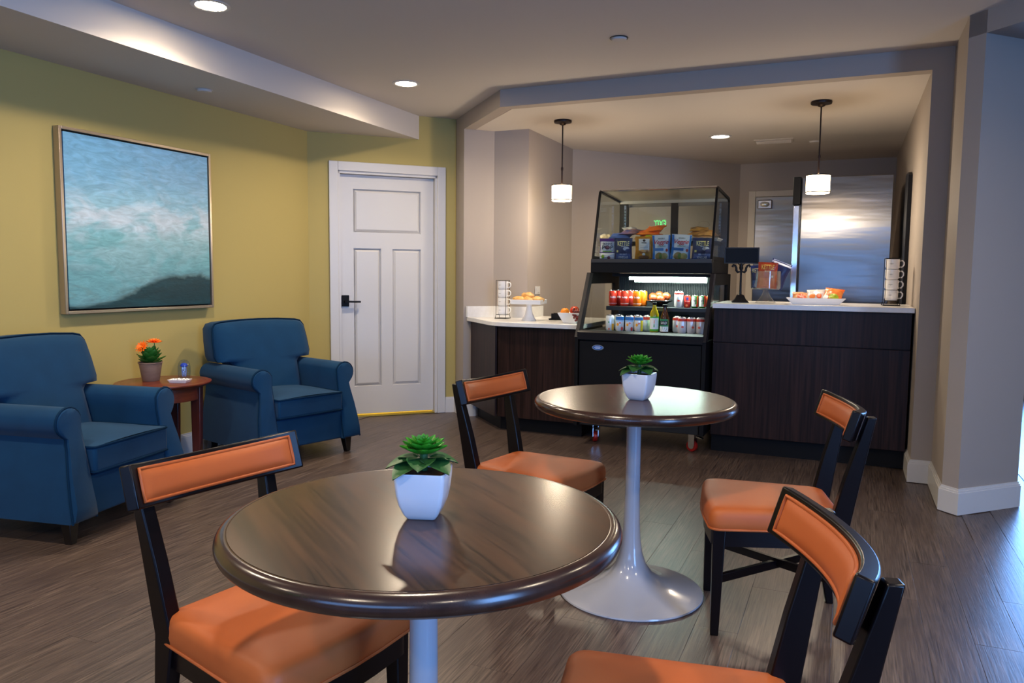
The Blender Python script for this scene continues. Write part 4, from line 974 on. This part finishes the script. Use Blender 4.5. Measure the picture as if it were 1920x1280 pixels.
def bag(loc, w, h, d, colour, label, rz=FACE, tilt=0.0, roll=0.0, group='snack bags', colour2=None, panels=(), words=(), seal=None, seed=0, name='snack_bag', wob=0.0, rough=0.32):
    """pillow pouch standing on its lower seal; front towards local -y."""
    m = mat('foil_%s_%s' % (colour[1:], (colour2 or '')[1:]), colour, rough, var=(colour2, (14, 14, 30), 3, 0.15) if colour2 else None)
    def half(v): return w / 2 * (1 - 0.07 * math.sin(PI * v) ** 1.5)
    def thick(u, v):
        s = 2 * u - 1
        return d / 2 * max(0, math.sin(PI * min(1, max(0, (v - 0.05) / 0.90)))) ** 0.55 * max(0, 1 - s * s) ** 0.6 + 0.002
    def crk(u, v): return 0.0065 * noise.noise(Vector((u * 4 + seed * 3.1, v * 5, seed))) * min(1, 8 * v, 8 * (1 - v))
    def pt(u, v, off=0.0, sgn=-1):
        b = wob * noise.noise(Vector((u * 2, v * 2, seed + 5)))
        return ((2 * u - 1) * half(v) + b, sgn * (thick(u, v) + off) + crk(u, v) + b, v * h)
    mb = MB().grid(lambda u, v: pt(u, v), 14, 16).grid(lambda u, v: pt(1 - u, v, 0, 1), 14, 16)
    o = tag(link(name, mb.mesh(name, 60, m), None, loc, (tilt, roll, rz)), label, 'snack bag', group)
    o.rotation_mode = 'ZYX'; o.rotation_euler = (tilt, roll, rz); o.rotation_mode = 'XYZ'
    mtx = Matrix.Rotation(rz, 3, 'Z') @ Matrix.Rotation(roll, 3, 'Y') @ Matrix.Rotation(tilt, 3, 'X')
    o.rotation_euler = mtx.to_euler('XYZ')
    for k, (c, u0, u1, v0, v1, shape) in enumerate(panels):
        off = 0.0012 + 0.0005 * k
        if shape == 'rect': pm = MB().grid(lambda u, v: pt(u0 + (u1 - u0) * u, v0 + (v1 - v0) * v, off), 8, 8)
        else:
            cu, cv, ru, rv = (u0 + u1) / 2, (v0 + v1) / 2, (u1 - u0) / 2, (v1 - v0) / 2
            vs = [pt(cu, cv, off)] + [pt(cu + ru * 0.5 * math.cos(2 * PI * t / 18), cv + rv * 0.5 * math.sin(2 * PI * t / 18), off) for t in range(18)] + [pt(cu + ru * math.cos(2 * PI * t / 18), cv + rv * math.sin(2 * PI * t / 18), off) for t in range(18)]
            pm = MB().add(vs, [(0, 1 + t, 1 + (t + 1) % 18) for t in range(18)] + [(1 + t, 19 + t, 19 + (t + 1) % 18, 1 + (t + 1) % 18) for t in range(18)])
        obj('print', pm, mat('print_' + c[1:], c, 0.4), o)
    if seal:
        for v0, v1 in ((0.0, 0.045), (0.955, 1.0)): obj('seal', MB().grid(lambda u, v: pt(u, v0 + (v1 - v0) * v, 0.001), 10, 2), mat('print_' + seal[1:], seal, 0.35), o)
    for (s, wd, vc, c, sh, hh) in words:
        lettering(s, wd, mat('print_' + c[1:], c, 0.45), o, lambda u, v: pt(0.5 + u / (2 * half(vc)), vc + v / h, 0.0032), shear=sh, bold=0.015, height=hh)
    return o
BZ = 1.3725
kettle = [('#3f5690', 0.08, 0.92, 0.04, 0.30, 'rect'), ('#aeb9cf', 0.48, 0.86, 0.44, 0.62, 'oval'), ('#26366a', 0.62, 0.98, 0.40, 0.52, 'oval'), ('#e8dc8a', 0.10, 0.20, 0.36, 0.46, 'rect')]
kw = [('KETTLE', 0.088, 0.76, '#efe7a0', 0.0, 0.034), ('BRAND', 0.03, 0.63, '#c9cfdf', 0.0, 0.010), ('VINEGAR', 0.075, 0.14, '#d8dfee', 0.0, 0.020), ('SEA SALT', 0.055, 0.28, '#c0cade', 0.0, 0.011)]
bag((-1.611, 5.83, BZ), 0.138, 0.172, 0.05, '#22305c', 'navy snack bag with cream lettering, left of the gold nut bag', FACE, 0.08, 0, 'standing bags in the case', panels=kettle, words=kw, seal='#1a2448', seed=1)
bag((-1.012, 5.83, BZ), 0.150, 0.168, 0.05, '#22305c', 'navy snack bag with cream lettering at the right end of the case', FACE + 0.05, 0.08, 0.02, 'standing bags in the case', panels=kettle, words=kw, seal='#1a2448', seed=2)
sk = [('#e6e4e8', 0.04, 0.96, 0.10, 0.80, 'rect'), ('#a05a6a', 0.30, 0.66, 0.28, 0.56, 'oval'), ('#8cc04a', 0.2, 0.75, 0.11, 0.19, 'rect')]
bag((-1.738, 5.835, BZ + 0.052), 0.128, 0.118, 0.045, '#5b2f86', 'white and purple popcorn bag, upper one at the left end of the case', FACE, 0.10, 0, 'standing bags in the case', panels=sk,
    words=[('SKINNY', 0.075, 0.66, '#3c3a40', 0.0, 0.017), ('POP', 0.085, 0.42, '#3c3a40', 0.0, 0.030)], seal='#5b2f86', seed=3)
bag((-1.735, 5.815, BZ), 0.125, 0.058, 0.05, '#dcdae2', 'white bag with a green dot lying under the popcorn bag', FACE, 0.12, 0, 'standing bags in the case', panels=[('#8ab820', 0.12, 0.32, 0.25, 0.80, 'oval'), ('#8a4a5a', 0.5, 0.72, 0.2, 0.6, 'oval')], seal='#5b2f86', seed=4)
bag((-1.449, 5.83, BZ), 0.138, 0.182, 0.055, '#c98a22', 'gold bag of nuts with a white label in the middle of the case', FACE, 0.06, 0, 'standing bags in the case', colour2='#b4741a',
    panels=[('#e9e6e0', 0.20, 0.80, 0.42, 0.90, 'rect'), ('#d8a25a', 0.30, 0.78, 0.36, 0.45, 'rect'), ('#9a5a22', 0.26, 0.42, 0.28, 0.38, 'oval'), ('#f0e6d2', 0.40, 0.58, 0.20, 0.32, 'oval'), ('#a86a2a', 0.60, 0.76, 0.30, 0.42, 'oval'), ('#7c4a1e', 0.2, 0.8, 0.03, 0.22, 'oval'),
            ('#3c2a1c', 0.42, 0.58, 0.78, 0.88, 'oval'), ('#5a4634', 0.36, 0.64, 0.72, 0.755, 'rect'), ('#bcb6ae', 0.28, 0.72, 0.60, 0.615, 'rect'), ('#bcb6ae', 0.28, 0.72, 0.54, 0.555, 'rect')], seed=5)
vg = [('#1a6fc4', 0.0, 0.12, 0.02, 0.98, 'rect'), ('#1a6fc4', 0.90, 1.0, 0.02, 0.98, 'rect'), ('#2f6fb4', 0.12, 0.62, 0.38, 0.49, 'rect'), ('#a98a4c', 0.15, 0.6, 0.02, 0.32, 'oval'), ('#c7b06a', 0.45, 0.85, 0.04, 0.30, 'oval'), ('#6d8a3c', 0.36, 0.52, 0.03, 0.28, 'oval'), ('#c8402c', 0.74, 0.88, 0.34, 0.46, 'oval')]
vw = [('Veggie', 0.105, 0.70, '#c8262c', 0.35, 0.042), ('STRAWS', 0.06, 0.555, '#4a7a3a', 0.2, 0.012), ('SENSIBLE', 0.05, 0.86, '#5c6a74', 0.0, 0.010)]
bag((-1.312, 5.83, BZ), 0.136, 0.192, 0.055, '#d5dfe8', 'white and blue bag with red script, beside the gold nut bag', FACE, 0.06, -0.03, 'standing bags in the case', panels=vg, words=vw, seed=6)
bag((-1.172, 5.83, BZ), 0.150, 0.194, 0.055, '#d5dfe8', 'white and blue bag with red script, beside the right navy bag', FACE + 0.05, 0.06, 0.05, 'standing bags in the case', panels=vg, words=vw, seed=7)
SZ = 1.523
def flat(loc, w, h, d, c, c2, label, rz, seed, panels=(), roll=0.0, tilt=-1.35, group='bags piled on the case shelf'):
    return bag(loc, w, h, d, c, label, rz, tilt, roll, group, colour2=c2, panels=panels, seed=seed, wob=0.006)
flat((-1.79, 5.96, SZ + 0.02), 0.10, 0.15, 0.04, '#b8a486', '#d8cab0', 'clear bag of tan snacks at the far left of the case', 0.3, 11)
flat((-1.68, 5.94, SZ + 0.025), 0.17, 0.20, 0.04, '#27407c', '#3a5aa4', 'blue bag lying flat above the popcorn bag', 0.1, 12)
flat((-1.63, 5.97, SZ + 0.058), 0.16, 0.18, 0.04, '#2c4a9c', '#b07848', 'blue and brown bag on top of the flat blue bag', -0.2, 13)
flat((-1.61, 6.05, SZ + 0.088), 0.12, 0.15, 0.03, '#d5d3d6', '#b8b4ba', 'white bag topping the blue pile in the case', 0.4, 14)
flat((-1.50, 5.95, SZ + 0.018), 0.16, 0.20, 0.045, '#c0441c', '#e89a2a', 'red and yellow candy bag low in the orange pile', -0.3, 15)
flat((-1.40, 5.95, SZ + 0.020), 0.17, 0.20, 0.045, '#e07c1c', '#b83a1c', 'orange bag at the right of the orange pile', 0.35, 16, [('#b8c42c', 0.1, 0.4, 0.05, 0.3, 'oval')])
flat((-1.46, 5.97, SZ + 0.052), 0.18, 0.17, 0.040, '#ee8a22', '#d24a1a', 'orange and red bag upper middle of the orange pile', 0.1, 17)
flat((-1.43, 6.00, SZ + 0.082), 0.15, 0.15, 0.03, '#f07a1a', '#e8681a', 'plain orange bag on top of the orange pile', -0.1, 18, roll=-0.05, tilt=-1.25)
wt = thing('snack_tray', 'shallow white tray under the tan snack bags in the case', 'tray', (-1.04, 6.06, SZ))
obj('tray', MB().loft(tray_rings(0.26, 0.22, 0.022, 0.9)), M['ceramic'], wt, bevel=0.002)
flat((-1.09, 5.97, SZ + 0.045), 0.15, 0.18, 0.045, '#d09a4c', '#7c5030', 'tan snack bag with dark seal, left on the white tray', -0.25, 19)
flat((-0.99, 5.97, SZ + 0.040), 0.15, 0.18, 0.045, '#d8a860', '#a8683a', 'tan snack bag right on the white tray in the case', 0.3, 20)
flat((-1.07, 6.02, SZ + 0.078), 0.14, 0.15, 0.035, '#daa24c', '#4c3420', 'tan snack bag lying on top of the other two', 0.15, 21)

# ------------------------------------------------------------------ mugs in wire racks
MUG_M = M['ceramic']
def mug(loc, rz, label):
    r, h = 0.043, 0.068
    o = thing('white_mug', label, 'mug', loc, rz, 'stacked white mugs')
    obj('cup', MB().lathe([(0.004, 0.003), (r * 0.84, 0.0), (r * 0.9, 0.004), (r, 0.016), (r, h), (r * 0.93, h), (r * 0.92, 0.016), (0.004, 0.008)], 28), MUG_M, o, smooth=40)
    obj('handle', MB().tube([(r * 0.96, 0, 0.056), (r + 0.018, 0, 0.058), (r + 0.027, 0, 0.046), (r + 0.027, 0, 0.030), (r + 0.018, 0, 0.016), (r * 0.96, 0, 0.014)], 0.0045, 8), MUG_M, o, smooth=60)
    lettering('~o~', 0.026, mat('mug_print', '#3a3634', 0.5), o, lambda u, v: (r * 1.01 * math.sin(u / r - 0.3), -r * 1.01 * math.cos(u / r - 0.3), 0.036 + v), height=0.006, bold=0.01)
    return o
def mug_rack(loc, rz, label, where, n=4):
    o = thing('mug_rack', label, 'mug rack', loc, rz, 'wire mug racks')
    q = 0.054
    obj('base', MB().box(-q, q, -q, q, 0, 0.006), M['blackmet'], o, bevel=0.002)
    for x in (-1, 1):
        for y in (-1, 1): obj('upright', MB().tube([(x * 0.050, y * 0.050, 0.004), (x * 0.044, y * 0.044, 0.03), (x * 0.044, y * 0.044, 0.322)], 0.0022, 6), M['blackmet'], o)
    for z in (0.034, 0.322):
        obj('ring', MB().tube([(0.045, 0.045, z), (-0.045, 0.045, z), (-0.045, -0.045, z), (0.045, -0.045, z)], 0.0022, 6, closed=True), M['blackmet'], o)
    pos = ['bottom', 'second from bottom', 'third from bottom', 'top']
    for k in range(n): mug((loc[0], loc[1], loc[2] + 0.0365 + k * 0.0705), rz, f'white mug at the {pos[k]} of the stack {where}'.replace('at the second', 'second').replace('at the third', 'third'))
mug_rack((-2.684, 5.94, 0.88), 0.05, 'black wire mug rack on the pastry counter by the pier', 'beside the pastry stand')
mug_rack((0.27, 5.85, 1.068), 0.1, 'black wire mug rack at the right end of the bar', 'at the right end of the bar')

# ------------------------------------------------------------------ pastry stand
ps = thing('cake_stand', 'white square pedestal cake stand holding pastries', 'cake stand', (-2.385, 5.80, 0.88), 0.15)
obj('foot', MB().lathe([(0.004, 0), (0.060, 0), (0.062, 0.004), (0.050, 0.02), (0.032, 0.055), (0.022, 0.10), (0.022, 0.125), (0.03, 0.135), (0.004, 0.135)], 32), M['ceramic'], ps, smooth=50)
def sq(a, z): return [(-a, -a, z), (a, -a, z), (a, a, z), (-a, a, z)]
obj('plate', MB().loft([sq(0.118, 0.135), sq(0.122, 0.137), sq(0.124, 0.172), sq(0.120, 0.172), sq(0.118, 0.150)]), M['ceramic'], ps, bevel=0.003)
M['pastry'] = mat('golden_pastry', '#c98a3c', 0.45, var=('#e6b871', (40, 40, 40), 3, 0.25))
for k, (x, y, z, sx, sy, a, lab) in enumerate(((-0.07, -0.03, 0.170, 0.055, 0.036, 0.2, 'wrapped golden pastry at the left of the cake stand'), (0.005, -0.05, 0.170, 0.05, 0.035, -0.3, 'wrapped golden pastry front centre on the cake stand'),
        (0.07, -0.02, 0.170, 0.052, 0.036, 0.5, 'wrapped golden pastry at the right of the cake stand'), (-0.03, 0.05, 0.170, 0.055, 0.035, 1.2, 'wrapped golden pastry at the back of the cake stand'),
        (-0.01, 0.0, 0.202, 0.05, 0.034, -0.1, 'wrapped golden pastry on top of the pastry pile'))):
    n0 = k * 1.7
    mb = MB().ball((0, 0, 0), sx * 1.12, sy * 1.15, 0.027, 18, 10).move(lambda p: p * (1 + 0.38 * noise.noise(Vector((p.x * 34 + n0, p.y * 34, p.z * 50)))))
    c15, s15 = math.cos(0.15), math.sin(0.15)
    o = tag(link('pastry', mb.mesh('pastry', 60, M['pastry']), None, (-2.385 + x * c15 - y * s15, 5.80 + x * s15 + y * c15, 0.88 + z), (0.1 * (k % 3 - 1), 0.1 * (k % 2), a)), lab, 'pastry', 'pastries on the cake stand')
    obj('wrapper', MB().grid(lambda u, v: ((u - 0.5) * sx * 0.5 + sx * (1.0 if k % 2 else -1.0), (v - 0.5) * sy, 0.010 + 0.008 * math.sin(u * 9 + v * 7)), 5, 5), M['acrylic'], o)

# ------------------------------------------------------------------ fruit bowl and black holder on the left counter
fb = thing('fruit_bowl', 'white square flared bowl of fruit beside the cooler', 'bowl', (-1.985, 5.69, 0.88), 0.1)
obj('bowl', MB().loft([sq(0.048, 0.0), sq(0.088, 0.082), sq(0.083, 0.082), sq(0.044, 0.006)]), M['ceramic'], fb, bevel=0.003)
def fruit(name, loc, r, m, lab):
    o = tag(link(name, MB().lathe([(0.004, -0.88 * r), (0.35 * r, -0.93 * r), (0.7 * r, -0.72 * r), (0.96 * r, -0.25 * r), (0.97 * r, 0.2 * r), (0.75 * r, 0.66 * r), (0.4 * r, 0.90 * r), (0.15 * r, 0.86 * r), (0.004, 0.8 * r)], 22).mesh(name, 70, m), None, loc, (0.15, 0.1, 0)), lab, 'fruit')
    obj('stem', MB().tube([(0, 0, 0.78 * r), (0.003, 0, 1.1 * r)], 0.0018, 6), M['darkleg'], o)
fruit('orange', (-2.025, 5.665, 0.963), 0.036, mat('orange_peel', '#f08a14', 0.45, bump=((300, 300, 300), 0.2, 0.001)), 'orange at the left of the white square fruit bowl')
fruit('apple', (-1.965, 5.72, 0.975), 0.038, mat('apple_skin', '#a81c1c', 0.25, var=('#c8502a', (30, 30, 10), 2, 0.2)), 'red apple at the back of the white square fruit bowl')
gp = thing('grapes', 'bunch of red grapes hanging over the white fruit bowl', 'grapes', (-1.925, 5.64, 0.955))
gm = MB().ball((0, 0, 0), 0.0095, n=10, m=7).mesh('grape', 70, mat('grape_skin', '#6b1c1c', 0.3))
for k in range(30):
    t = k / 29
    link('grape', gm, gp, (random.uniform(-.028, .028) * (1 - .5 * t) + 0.012 * t, -0.035 * t + random.uniform(-.02, .02) * (1 - .5 * t), 0.03 - 0.075 * t + random.uniform(-.006, .008)))
obj('stalk', MB().tube([(0, 0.01, 0.045), (0, 0, 0.02), (0.01, -0.03, -0.03)], 0.002, 6), M['darkleg'], gp)
nh = thing('napkin_holder', 'black napkin holder behind the fruit bowl', 'napkin holder', (-2.20, 6.02, 0.88), 0.15)
obj('tray', MB().loft(tray_rings(0.16, 0.12, 0.012, 0.95)), M['black'], nh)
obj('side', MB().box(-0.06, 0.06, -0.05, -0.044, 0.01, 0.055), M['black'], nh, bevel=0.002)
obj('side', MB().box(-0.06, 0.06, 0.044, 0.05, 0.01, 0.055), M['black'], nh, bevel=0.002)
obj('napkin_stack', MB().box(-0.056, 0.056, -0.043, 0.043, 0.012, 0.048), mat('dark_napkin', '#1b1a1c', 0.9), nh)

# ------------------------------------------------------------------ bar items on the right
sg = thing('sign_stand', 'black sign frame on an ornate scrolled pedestal on the bar', 'sign', (-0.72, 5.80, 1.068), 0.18)
def sqr(a, z): return sq(a, z)
obj('base', MB().loft([sqr(0.058, 0), sqr(0.058, 0.006), sqr(0.040, 0.022), sqr(0.026, 0.05), sqr(0.022, 0.056), sqr(0.010, 0.060)]), M['blackmet'], sg, bevel=0.002)
obj('pole', MB().tube([(0, 0, 0.055), (0, 0, 0.10), (0, 0, 0.2), (0, 0, 0.25), (0, 0, 0.262), (0, 0, 0.29)], [0.010, 0.008, 0.007, 0.009, 0.014, 0.005], 12), M['blackmet'], sg, smooth=50)
for s in (-1, 1):
    pts = [(s * 0.008, 0, 0.225), (s * 0.022, 0, 0.218), (s * 0.033, 0, 0.232), (s * 0.034, 0, 0.25), (s * 0.044, 0, 0.268), (s * 0.056, 0, 0.272), (s * 0.062, 0, 0.262), (s * 0.054, 0, 0.256)]
    obj('scroll', MB().tube(pts, [0.006, 0.009, 0.009, 0.008, 0.008, 0.008, 0.007, 0.005], 8), M['blackmet'], sg, smooth=60)
    obj('scroll', MB().tube([(s * 0.006, 0, 0.235), (s * 0.012, 0, 0.25), (s * 0.008, 0, 0.268), (s * 0.022, 0, 0.282)], 0.004, 6), M['blackmet'], sg, smooth=60)
obj('sign_panel', MB().box(-0.118, 0.118, -0.008, 0.008, 0.285, 0.395), M['black'], sg, bevel=0.002)
fr = MB()
for x0, x1, z0, z1 in ((-0.122, -0.112, 0.281, 0.399), (0.112, 0.122, 0.281, 0.399), (-0.112, 0.112, 0.281, 0.290), (-0.112, 0.112, 0.390, 0.399)): fr.box(x0, x1, -0.013, 0.010, z0, z1)
obj('sign_frame', fr, mat('dark_frame', '#2a2624', 0.35, metal=0.3), sg, bevel=0.002)

TRX, TRY = -0.545, 5.82
tr = thing('pedestal_bowl', 'clear pedestal bowl of snack bags on the bar', 'bowl', (TRX, TRY, 1.068))
M['clear'] = thin_glass('clear_bowl_glass', '#f4f4f4', 0.12)
obj('foot', MB().lathe([(0.070, 0.0), (0.072, 0.004), (0.055, 0.018), (0.035, 0.045), (0.022, 0.075), (0.018, 0.095)], 32, cap=False), M['clear'], tr, smooth=60)
obj('bowl', MB().lathe([(0.018, 0.098), (0.098, 0.100), (0.104, 0.106), (0.110, 0.225), (0.113, 0.228), (0.108, 0.228), (0.101, 0.108), (0.02, 0.104)], 40, cap=False), M['clear'], tr, smooth=50)
ok = [('#d8662c', 0.1, 0.9, 0.05, 0.40, 'rect'), ('#e8dcc0', 0.72, 0.82, 0.42, 0.50, 'rect')]
ow = [('KETTLE', 0.085, 0.82, '#e8c860', 0.0, 0.034), ('BRAND', 0.04, 0.66, '#e4c08a', 0.0, 0.012)]
bag((TRX + 0.008, TRY - 0.052, 1.174), 0.135, 0.185, 0.045, '#b8401c', 'rust-red snack bag with gold lettering in the clear bowl', 0.05, 0.0, 0.04, 'bags in the clear bowl', panels=ok, words=ow, seed=31)
bag((TRX - 0.052, TRY - 0.005, 1.174), 0.10, 0.165, 0.04, '#20356e', 'navy snack bag at the left of the clear bowl', 0.1, 0.0, -0.06, 'bags in the clear bowl', panels=[('#e8dc8a', 0.5, 0.64, 0.42, 0.52, 'rect'), ('#2f57a0', 0.1, 0.9, 0.05, 0.35, 'rect')], words=[('KETTLE', 0.075, 0.78, '#efe7a0', 0.0, 0.03)], seed=32)
bag((TRX + 0.035, TRY + 0.040, 1.185), 0.145, 0.195, 0.04, '#1d2a55', 'navy bag leaning to the right at the back of the clear bowl', 0.15, -0.1, 0.38, 'bags in the clear bowl', panels=[('#c9d0dc', 0.0, 1.0, 0.86, 0.93, 'rect'), ('#c9d0dc', 0.05, 0.95, 0.95, 0.99, 'rect')], seed=33)
bag((TRX + 0.045, TRY - 0.005, 1.174), 0.12, 0.165, 0.03, '#24325e', 'navy bag squeezed behind the rust-red one in the clear bowl', -0.1, 0.0, 0.22, 'bags in the clear bowl', seed=34)

bt = thing('boat_tray', 'long white flared tray of wrapped snacks on the bar', 'tray', (-0.205, 5.72, 1.068), 0.06)
obj('tray', MB().loft(tray_rings(0.385, 0.13, 0.045, 0.76)), M['ceramic'], bt, bevel=0.003)
bag((-0.30, 5.71, 1.088), 0.115, 0.13, 0.045, '#dcc28a', 'wrapped sandwich crackers at the left of the white tray', 0.1, -1.1, 0.06, 'wrapped snacks in the boat tray', colour2='#c86a3a', panels=[('#d8542c', 0.25, 0.8, 0.1, 0.5, 'oval')], seed=41, name='wrapped_snack')
bag((-0.205, 5.72, 1.092), 0.12, 0.14, 0.045, '#b8b2ae', 'silver wrapped snack in the middle of the white tray', 0.0, -1.0, -0.05, 'wrapped snacks in the boat tray', colour2='#d8d4d0', panels=[('#e07a2c', 0.15, 0.5, 0.08, 0.42, 'oval'), ('#d85a24', 0.55, 0.85, 0.1, 0.45, 'oval')], seed=42, name='wrapped_snack')
bag((-0.105, 5.715, 1.090), 0.125, 0.15, 0.05, '#e0561c', 'orange and green wrapped snack at the right of the white tray', -0.1, -0.95, 0.12, 'wrapped snacks in the boat tray', colour2='#e88a3a', panels=[('#a8b82c', 0.3, 0.85, 0.06, 0.40, 'oval'), ('#f0ede4', 0.02, 0.3, 0.04, 0.32, 'oval')], seed=43, name='wrapped_snack')

# ------------------------------------------------------------------ succulents on the round tables
def succulent(loc, rz, label, k=1.0):
    o = thing('potted_succulent', label, 'potted plant', loc, rz, 'succulents in white pots')
    def rsq(a, z, rad=0.18, n=5):
        pts = []
        r = a * rad
        for cx, cy, t0 in ((a - r, -a + r, -PI / 2), (a - r, a - r, 0), (-a + r, a - r, PI / 2), (-a + r, -a + r, PI)):
            for i in range(n):
                t = t0 + PI / 2 * i / (n - 1); pts.append(((cx + r * math.cos(t)) * k, (cy + r * math.sin(t)) * k, z * k))
        return pts
    prof = [(0.026, 0.0), (0.0285, 0.002), (0.034, 0.010), (0.042, 0.030), (0.0465, 0.052), (0.049, 0.075), (0.050, 0.092), (0.0495, 0.095), (0.047, 0.095), (0.0455, 0.088), (0.044, 0.080)]
    obj('pot', MB().loft([rsq(a, z) for a, z in prof]), mat('glazed_white_pot', '#c6c7cd', 0.14), o, smooth=50)
    obj('soil', MB().loft([rsq(0.045, 0.080), rsq(0.044, 0.087), rsq(0.02, 0.092)]), M['soil'], o)
    obj('stem', MB().tube([(0, 0, 0.085 * k), (0, 0, 0.14 * k)], 0.008 * k, 8), M['leafd'], o)
    big, sm = leaf_big, leaf_small
    for i in range(8):
        a = i * PI / 4 + 0.2 + 0.15 * math.sin(i * 5)
        link('lower_leaf', big, o, (0.008 * k * math.cos(a), 0.008 * k * math.sin(a), (0.117 - 0.003 * (i % 2)) * k), (0, -0.05 + 0.10 * (i % 3), a), (k * (0.9 + 0.12 * (i % 3)), k, k))
    for ring, (cnt, el, sc, z) in enumerate(((9, 0.22, 1.0, 0.126), (8, 0.38, 0.95, 0.131), (7, 0.58, 0.76, 0.135), (6, 0.85, 0.55, 0.139), (4, 1.2, 0.38, 0.143))):
        for i in range(cnt):
            a = 2 * PI * i / cnt + ring * 0.45
            link('rosette_leaf', sm, o, (0.004 * k * math.cos(a), 0.004 * k * math.sin(a), z * k), (0, -el, a), (sc * k,) * 3)
    return o
leaf_big = leaf_mesh('lower_leaf', 0.066, 0.058, -0.014, 0.22, M['leafd'], 8, 0.85)
leaf_small = leaf_mesh('rosette_leaf', 0.046, 0.030, 0.008, 0.35, M['leafb'], 6, 0.85)
succulent((-0.752, 1.292, 0.78), YAW - 0.10, 'green succulent in a square white pot on the near table', 1.0)
succulent((-0.726, 2.895, 0.78), YAW - 0.55, 'green succulent in a square white pot on the far table', 1.08)
